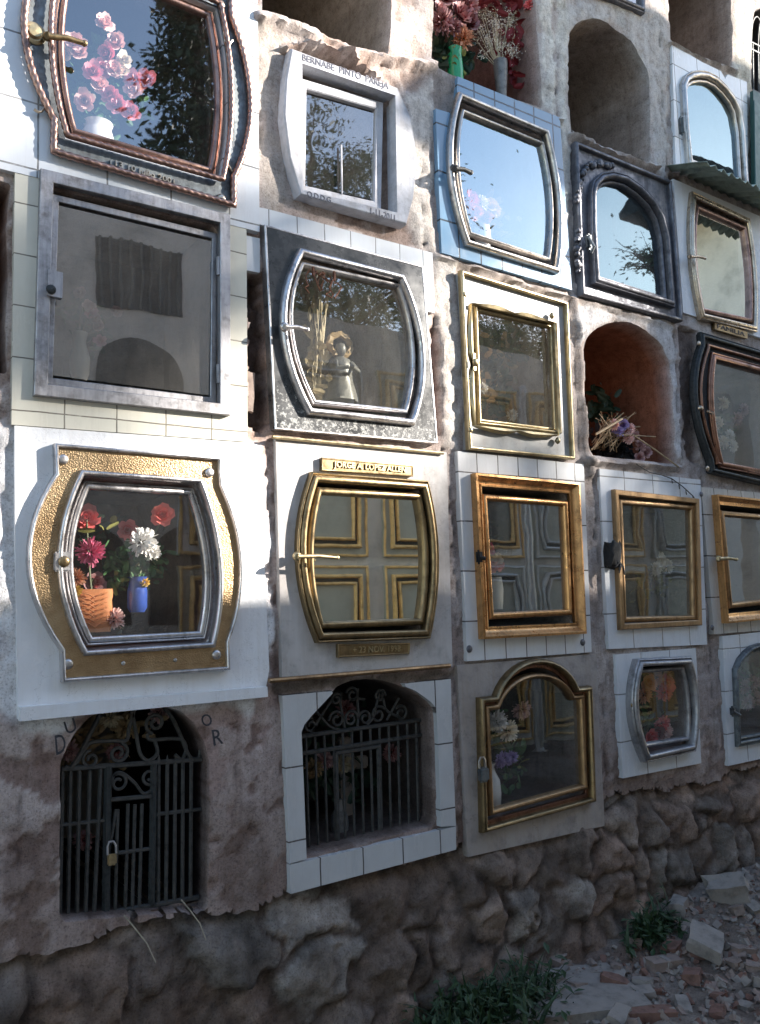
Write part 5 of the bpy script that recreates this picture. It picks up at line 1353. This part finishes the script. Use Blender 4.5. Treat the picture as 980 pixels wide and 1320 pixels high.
for k, p in enumerate(hd[:26]): bloom(t, p, y-.02, .03, 'sprig', 'cream' if k % 3 else 'dry_pale', k)
t = thing('hanging_flowers', 'dark red withered garland hanging in the right side of the top open niche', 'dried flowers', W3(672, 40, y)); leaves(t, [(668, 5), (680, 12), (675, 40), (665, 60), (660, 90), (640, -5), (625, -2), (690, 8)], y, 20, 'dark_red', .035, .05, 24); bloom(t, (685, 8), .03, .04, 'mum', 'red', 0)
# dried flowers in the orange niche
y = .08
t = thing('dried_bouquet', 'heap of dry stems with purple and pink faded blooms in the orange arched niche', 'dried flowers', W3(800, 588, y)); r_ = random.Random(12); mb = MB()
for k in range(60):
    a = W3(762+r_.uniform(0, 35), 583-r_.uniform(0, 15), y+r_.uniform(-.04, .1)); b = W3(766+r_.uniform(0, 60), 530+r_.uniform(0, 40), y+r_.uniform(-.06, .06)); mb.tube([a, a.lerp(b, .5)+Vector((0, -.01, .03)), b], .0028, 5, .6)
mb.tube([W3(768, 560, .03), W3(802, 540, .02)], .006, 6); mb.tube([W3(815, 560, .03), W3(845, 580, 0), W3(875, 602, -.03)], .004, 6); mb.tube([W3(795, 560, .04), W3(845, 563, .02)], .003, 6)
mb.build('dry_stems', 'dry', t); leaves(t, [(775, 580), (790, 585), (805, 583), (815, 588), (780, 570), (798, 575)], y+.03, 26, 'black', .03, .045, 26, 'withered_leaves'); leaves(t, [(778, 512), (785, 525), (772, 535)], y+.14, 20, 'leaf_dark', .035, .05, 27)
for k, (a, b, m_) in enumerate([(796, 556, 'purple'), (803, 548, 'purple'), (812, 553, 'pink_pale'), (818, 563, 'dusty_pink'), (826, 575, 'dusty_pink'), (833, 583, 'dusty_pink'), (810, 565, 'pink_pale'), (824, 590, 'dusty_pink'), (792, 548, 'pink_pale')]): bloom(t, (a, b), y-.03, .032, 'rose' if k % 2 else 'mum', m_, k)
mb = MB(); c = W3(836, 526, .35); mb.box(c, (.02, .012, .16)); mb.box(c+Vector((0, 0, .03)), (.1, .012, .02)); tag(mb.build('small_cross', 'iron', None, loc=c), 'small dark cross on the rear wall of the orange arched niche', 'cross')
# behind the gates
y = .16
t = thing('flower_bunch', 'dim reddish and yellow dried flowers behind the scrolls of the bare arch gate', 'dried flowers', W3(140, 960, y)); leaves(t, [(95, 965), (110, 945), (150, 945), (165, 930), (125, 930)], y, 20, 'dry', .04, .05, 28)
for k, (a, b, m_) in enumerate([(88, 968, 'dusty_pink'), (142, 925, 'dry_pale'), (150, 968, 'dark_red'), (160, 938, 'dry'), (108, 1082, 'dark_red'), (205, 920, 'dusty_pink')]): bloom(t, (a, b), y-.04, .035, 'mum', m_, k)
t = thing('bottle', 'small whitish plastic bottle on the sill behind the tiled arch gate', 'bottle', W3(438, 1080, .16)); vase(t, (438, 1062), .16, [(.001, -.06), (.03, -.06), (.032, 0), (.03, .03), (.012, .06), (.012, .085), (.001, .086)], 'figure', 'bottle_body')
t = thing('headstone', 'pale rounded little headstone at the left behind the tiled arch gate', 'headstone', W3(397, 1070, .2)); mb = MB(); plate(mb, ccw(pxo([(386, 1095), (408, 1090), (409, 1040), (404, 1022), (397, 1016), (390, 1022), (386, 1040)])), .2, .05); mb.build('stone', 'concrete', t, smooth=0)
t = thing('cross_figure', 'dim pale crucifix standing in the middle behind the tiled arch gate', 'cross', W3(447, 1085, .3)); mb = MB(); c = W3(445, 1010, .3); mb.box(c, (.05, .03, .34), bev=.006); mb.box(c+Vector((0, 0, .07)), (.2, .03, .045), bev=.006); mb.lathe(c+Vector((0, -.03, .1)), [(.001, -.03), (.02, -.015), (.022, .01), (.001, .03)], 10); mb.build('cross', 'concrete', t)
t = thing('flower_bunch', 'dry brown and red flowers standing behind the tiled arch gate', 'dried flowers', W3(412, 1030, .2)); leaves(t, [(405, 985), (412, 1000), (420, 990), (465, 1010), (440, 930)], .24, 20, 'leaf_dark', .04, .05, 30)
for k, (a, b, m_) in enumerate([(405, 990, 'dry'), (418, 980, 'dusty_pink'), (446, 915, 'dark_red'), (505, 970, 'dark_red'), (440, 985, 'dry_pale')]): bloom(t, (a, b), .2, .04, 'mum', m_, k)
# padlock, black cloth
b0 = W3(622, 992, -.05); pk = thing('padlock', 'heavy grey padlock on the left edge of the shouldered gold arch', 'padlock', b0)
mb = MB(); mb.box(b0+Vector((.004, 0, -.018)), (.05, .026, .055), bev=.009); mb.build('lock_body', 'pewter', pk)
mb = MB(); mb.tube([b0+Vector((-.014, 0, .006)), b0+Vector((-.014, 0, .03)), b0+Vector((-.007, 0, .043)), b0+Vector((.007, 0, .043)), b0+Vector((.014, 0, .03)), b0+Vector((.014, 0, .006))], .005, 8); mb.build('shackle', 'chrome', pk)
b0 = W3(790, 715, -.05); mb = MB(); r_ = random.Random(3)
mb.add(*lump(b0, (.06, .045, .1), eul(0, .2, 0), 5, .5, 3))
for k in range(5):
    a = b0+Vector((.0, -.01, -.02)); c = a+Vector((r_.uniform(-.02, .075), -.015, r_.uniform(-.07, -.03))); mb.tube([a, a.lerp(c, .5)+Vector((.01, -.01, 0)), c], .007, 6, .4)
tag(mb.build('black_cloth', 'black', None, 60, loc=b0), 'black cloth knotted round the lock of the tarnished gold frame', 'cloth')

# corrugated awning
a0, a1 = W(860, 224), W(992, 283); rows = []; n = 110
for k in range(n+1):
    s = k/n; x = a0[0]+(a1[0]-a0[0])*s; z = a0[1]+(a1[1]-a0[1])*s; w = .009*math.cos(2*PI*s*13)
    rows.append([Vector((x, -.0-d*.22, z+.035-.075*d+w+.004*fbm(x*20, d*3, 2, 2)-(.02*abs(fbm(x*30, 3, 2, 2)) if d == 1 else 0))) for d in (0, .33, .66, 1)])
mb = MB(); mb.grid(rows); aw = mb.build('corrugated_awning', 'awning', None, 60, loc=W3(860, 224, 0)); tag(aw, 'little green corrugated sheet awning sticking out above the copper barrel frame', 'awning')
sm = aw.modifiers.new('thickness', 'SOLIDIFY'); sm.thickness = .003
# dark green sheet and the gate at the right edge
mb = MB(); plate(mb, pxo([(962, 262), (1003, 276), (1000, 140), (960.5, 122)]), -.05, .02); mb.tube([W3(972, 130, -.055), W3(974, 262, -.055)], .006, 6); gs = mb.build('green_shutter', 'green_sheet', None, 0, loc=W3(962, 262, 0)); tag(gs, 'dark green painted sheet metal shutter at the right edge of the photo', 'shutter')
g = thing('iron_gate', 'black iron gate with arched loops in the niche at the upper right corner', 'gate', W3(969, 118, .03))
for a, b in [((968, 55), (1009, 75)), ((968, 64), (1009, 84)), ((969, 116), (1009, 136))]: bar(MB(), a, b, .008, .03).build('rail', 'iron', g)
for k in range(6): bar(MB(), (970+k*7, 56+k*3.4), (971+k*7, 117+k*3.4), .006, .03).build('bar', 'iron', g)
mb = MB()
for k in range(4): curve(mb, [(968+k*9, 56+k*4), (970+k*9, 30+k*3), (976+k*9, 22+k*3), (982+k*9, 36+k*4), (982+k*9, 60+k*4)], .005, .03)
mb.build('loopwork', 'iron_grey', g)

# ------------------------------------------------------------------ the other side of the alley, seen in the glass
def block(name, x0, x1, h, y=-3.3, d=.5):
    mb = MB(); mb.box(((x0+x1)/2, y-d/2, h/2-.2), (x1-x0, d, h+.4)); return mb
ow = block('', 2.3, 8.7, 3.74).build('opposite_niche_wall', 'opp_wall', None, 0, loc=(2.3, -3.3, 0)); tag(ow, 'lower pale niche wall across the alley, mirrored in the door glass', 'wall')
ow2 = block('', -4, 2.298, 4.35).build('opposite_tomb_block', 'opp_wall', None, 0, loc=(-4, -3.3, 0)); tag(ow2, 'taller pale tomb block across the alley with dark barred openings, mirrored in the steel window', 'wall')
def arch_dark(parent, x, z, w, h, bars=False):
    mb = MB(); pts = [Vector((x+u*w, z+v*h)) for u, v in (o_arch(.55) if not bars else o_rect())]
    plate(mb, [Vector((p.x, p.y)) for p in pts], 0, .01)
    for v in mb.v: v.y = -3.3+.004-v.y*.1
    o = mb.build('dark_opening_sheet', 'opp_open', parent, 0)  # flat sheet on the wall; the opening's shade is put into its dark colour
    if bars:
        m2 = MB()
        for k in range(9): m2.tube([(x+w*(k+.5)/9, -3.285, z), (x+w*(k+.5)/9, -3.285, z+h)], .012, 6)
        m2.build('bars', 'opp_open', parent)
arch_dark(ow2, 1.22, 2.75, .62, .58); arch_dark(ow2, 1.22, 3.52, .62, .5, True); arch_dark(ow2, .3, 2.75, .62, .58); arch_dark(ow2, .3, 3.52, .62, .5); arch_dark(ow2, .75, 1.3, .7, .7); arch_dark(ow2, 1.6, 1.3, .6, .7)
nf = None
def opp_front(kind):
    e = thing('opposite_memorial_front', '', 'memorial front', (0, 0, 0), 'fronts mirrored from across the alley')
    rect = lambda x0, x1, z0, z1: [Vector((x0, z0)), Vector((x1, z0)), Vector((x1, z1)), Vector((x0, z1))]
    def mir(mb):
        for v in mb.v: v.y = -v.y
        return mb
    mb = MB(); plate(mb, rect(-.36, .36, .04, .80), -.03, .03); mir(mb).build('panel', ['opp_panel', 'tile_strip', 'opp_panel'][kind], e, 0)
    m_ = ['opp_gold', 'opp_gold', 'opp_silver'][kind]
    mb = MB(); molding(mb, rect(-.36, .36, .04, .80), prof_round(.022, .012, .004), -.028); mir(mb).build('edging', m_, e)
    out = rect(-.29, .29, .11, .73) if kind != 2 else [Vector((-.26+.52*u, .11+.62*v)) for u, v in o_barrel(.1)]
    mb = MB(); molding(mb, out, prof_round(.032, .03, .01), -.028); mir(mb).build('frame', m_, e)
    mb = MB(); plate(mb, inset(out, .024), -.034, .004); mir(mb).build('rebate', 'roof', e, 0)
    mb = MB(); molding(mb, inset(out, .06), prof_round(.026, .024, .01), -.032); mir(mb).build('door_frame', m_, e)
    mb = MB(); plate(mb, inset(out, .065), -.038, .002); mir(mb).build('glass_pane', ['opp_panel', 'opp_dark', 'opp_panel'][kind], e, 0)
    return e
def copy_tree(o, parent=None):
    c = o.copy(); col.objects.link(c); c.parent = parent
    for ch in [x for x in bpy.data.objects if x.parent == o]: copy_tree(ch, c)
    return c
protos = [opp_front(k) for k in range(3)]; used = [False]*3
LB = ['pale front with gold double frame across the alley, seen only as a reflection', 'tiled front with brass frame and dark glass across the alley, seen only as a reflection', 'grey front with silver barrel frame across the alley, seen only as a reflection']
rr = random.Random(2)
for row in range(4):
    for cidx in range(7):
        if row == 3 and cidx == 0: continue
        k = rr.choice([0, 0, 1, 2]); x = 3.04+(cidx-.5+.5-1)*.88; z = .07+row*.83
        if used[k]: o = copy_tree(protos[k])
        else: o = protos[k]; used[k] = True
        o.location = (x, -3.3, z); o['label'] = LB[k]
px_ = W(692, 950)[0]; px_ = -.4464+(px_+.4464)*(1+3.05/2.4786)
mb = MB(); mb.tube([(px_, -3.05, -.05), (px_, -3.05, 3.3)], .035, 14); mb.lathe((px_, -3.05, 0), [(.09, -.05), (.09, .03), (.05, .05), (.036, .08)], 16); mb.lathe((px_, -3.05, 3.3), [(.04, -.04), (.045, 0), (.03, .03), (.001, .04)], 14)
tag(mb.build('metal_pole', 'opp_silver', None, loc=(px_, -3.05, 0)), 'pale metal pole across the alley, mirrored in the shouldered gold arch', 'pole')
# building with a tiled roof that shades the right half of the wall
bd = thing('roofed_chapel', 'plain chapel across the alley with dark overhanging roof mirrored in the bright arch glass', 'building', (9.1, -3.3, 0))
mb = MB(); mb.box((13.2, -3.6, 3.0), (8.2, .6, 6.6)); mb.build('wall', 'opp_wall', bd, 0)
mb = MB()
mb.add([(8.15, -2.85, 6.2), (18, -2.85, 6.2), (18, -4.3, 6.2), (8.15, -4.3, 6.2), (8.15, -3.6, 6.9), (18, -3.6, 6.9), (8.15, -2.85, 6.28), (18, -2.85, 6.28), (8.15, -4.3, 6.28), (18, -4.3, 6.28)], [(0, 1, 2, 3), (0, 6, 4, 8, 3), (1, 2, 9, 5, 7), (0, 1, 7, 6), (6, 7, 5, 4), (3, 8, 9, 2), (4, 5, 9, 8)])
mb.build('roof', 'roof', bd, 0)

def tree(name, label, base, h, crown, n, leafm, kind, seed, size, zlo=.4):
    t = thing(name, label, 'tree', base); r = random.Random(seed); b = Vector(base); mb = MB()
    mb.tube([b, b+Vector((.1, 0, h*.35)), b+Vector((0, .1, h*.7)), b+Vector((.05, 0, h*.96))], .22, 10, .12)
    lm = MB()
    def leaf(c, d, s):
        v_ = d.orthogonal().normalized(); v_ = Matrix.Rotation(r.uniform(0, 6), 3, d)@v_
        lm.add([c, c+d*s*.5+v_*s*.2, c+d*s, c+d*s*.5-v_*s*.2], [(0, 1, 2, 3)])
    nb = 70 if kind == 'conifer' else 42
    for k in range(nb):
        if kind == 'conifer':
            s = (k+.5)/nb; z = h*(.18+.8*s); L = crown*(1.05-s)**.8*r.uniform(.65, 1.15); a = k*2.4+r.uniform(-.4, .4); drop = -.35
        else:
            s = r.random(); z = h*(zlo+(.9-zlo)*s); L = crown*math.sin(PI*(.2+.7*s))*r.uniform(.6, 1.1); a = r.uniform(0, 6.3); drop = .25
        o = b+Vector((0, 0, z)); d = Vector((math.cos(a), math.sin(a), drop+r.uniform(-.15, .25)))
        pts = [o, o+d*L*.5+Vector((0, 0, .06*L)), o+d*L+Vector((0, 0, -.1*L if kind == 'conifer' else .12*L))]
        mb.tube(pts, .045*(1-.6*s), 5, .2)
        for j in range(n//nb):
            q = r.random()**.7; c = (pts[0].lerp(pts[1], q*2) if q < .5 else pts[1].lerp(pts[2], q*2-1)); sp = L*.13+.1
            c = c+Vector((r.gauss(0, sp), r.gauss(0, sp), r.gauss(-.1 if kind == 'conifer' else 0, sp*.7)))
            leaf(c, Vector((r.gauss(d.x*.6, .6), r.gauss(d.y*.6, .6), r.gauss(-.35 if kind == 'conifer' else 0, .5))).normalized(), size*r.uniform(.6, 1.4))
    mb.build('trunk', 'bark', t); lm.build('crown', leafm, t, 0)
    return t
tree('conifer_tree', 'tall drooping dark conifer beyond the alley, mirrored in the rope-edged glass', (4.75, -10, 0), 14.5, 1.55, 22000, 'conifer', 'conifer', 1, .14)
tree('leafy_tree', 'broad leafy tree beyond the alley, mirrored in the small painted window', (7.2, -10.5, 0), 10.6, 3.0, 32000, 'tree_leaf', 'leafy', 2, .09)
tree('leafy_tree', 'leafy tree beyond the alley, mirrored low in the blue-tiled front', (12.2, -10.5, 0), 8.0, 2.6, 24000, 'tree_leaf', 'leafy', 3, .09)
tree('leafy_tree', 'unseen leafy tree added so its crown shades the middle of the wall', (18.75, -10, 0), 10.3, 2.2, 3600, 'tree_leaf', 'leafy', 4, .16)  # added out of view to block the sun from the middle columns
tree('leafy_tree', 'unseen leafy tree added so its crown dapples the upper left of the wall', (19.3, -12, 0), 12.1, 1.2, 420, 'tree_leaf', 'leafy', 5, .16, .86)  # added out of view; thin crown band shaped to break up the sun

# ------------------------------------------------------------------ daylight
SUN_AZ, SUN_EL = 58, 20.4
sd = Vector((math.sin(R(SUN_AZ))*math.cos(R(SUN_EL)), -math.cos(R(SUN_AZ))*math.cos(R(SUN_EL)), math.sin(R(SUN_EL))))
ld = bpy.data.lights.new('sun', 'SUN'); ld.energy = 18; ld.angle = R(.5); ld.color = (1, .93, .84)
lo = bpy.data.objects.new('sun', ld); col.objects.link(lo); lo.rotation_euler = (-sd).to_track_quat('-Z', 'Y').to_euler(); lo.location = (8, -8, 10)
w = bpy.data.worlds.new('World'); scn.world = w; w.use_nodes = True; nt = w.node_tree
sk = nt.nodes.new('ShaderNodeTexSky'); sk.sky_type = 'NISHITA'; sk.sun_disc = False; sk.sun_elevation = R(SUN_EL); sk.sun_rotation = R(180-SUN_AZ)
sk.air_density = 1.0; sk.dust_density = .35; sk.ozone_density = 1.0; sk.altitude = 0
bg = nt.nodes['Background']; nt.links.new(sk.outputs[0], bg.inputs['Color']); bg.inputs['Strength'].default_value = .46
scn.view_settings.view_transform = 'Standard'; scn.view_settings.look = 'None'; scn.view_settings.exposure = 0
scn.render.resolution_x = 760; scn.render.resolution_y = 1024
scn.cycles.max_bounces = 10; scn.cycles.transparent_max_bounces = 16; scn.cycles.use_denoising = True
scn.cycles.sample_clamp_indirect = 6
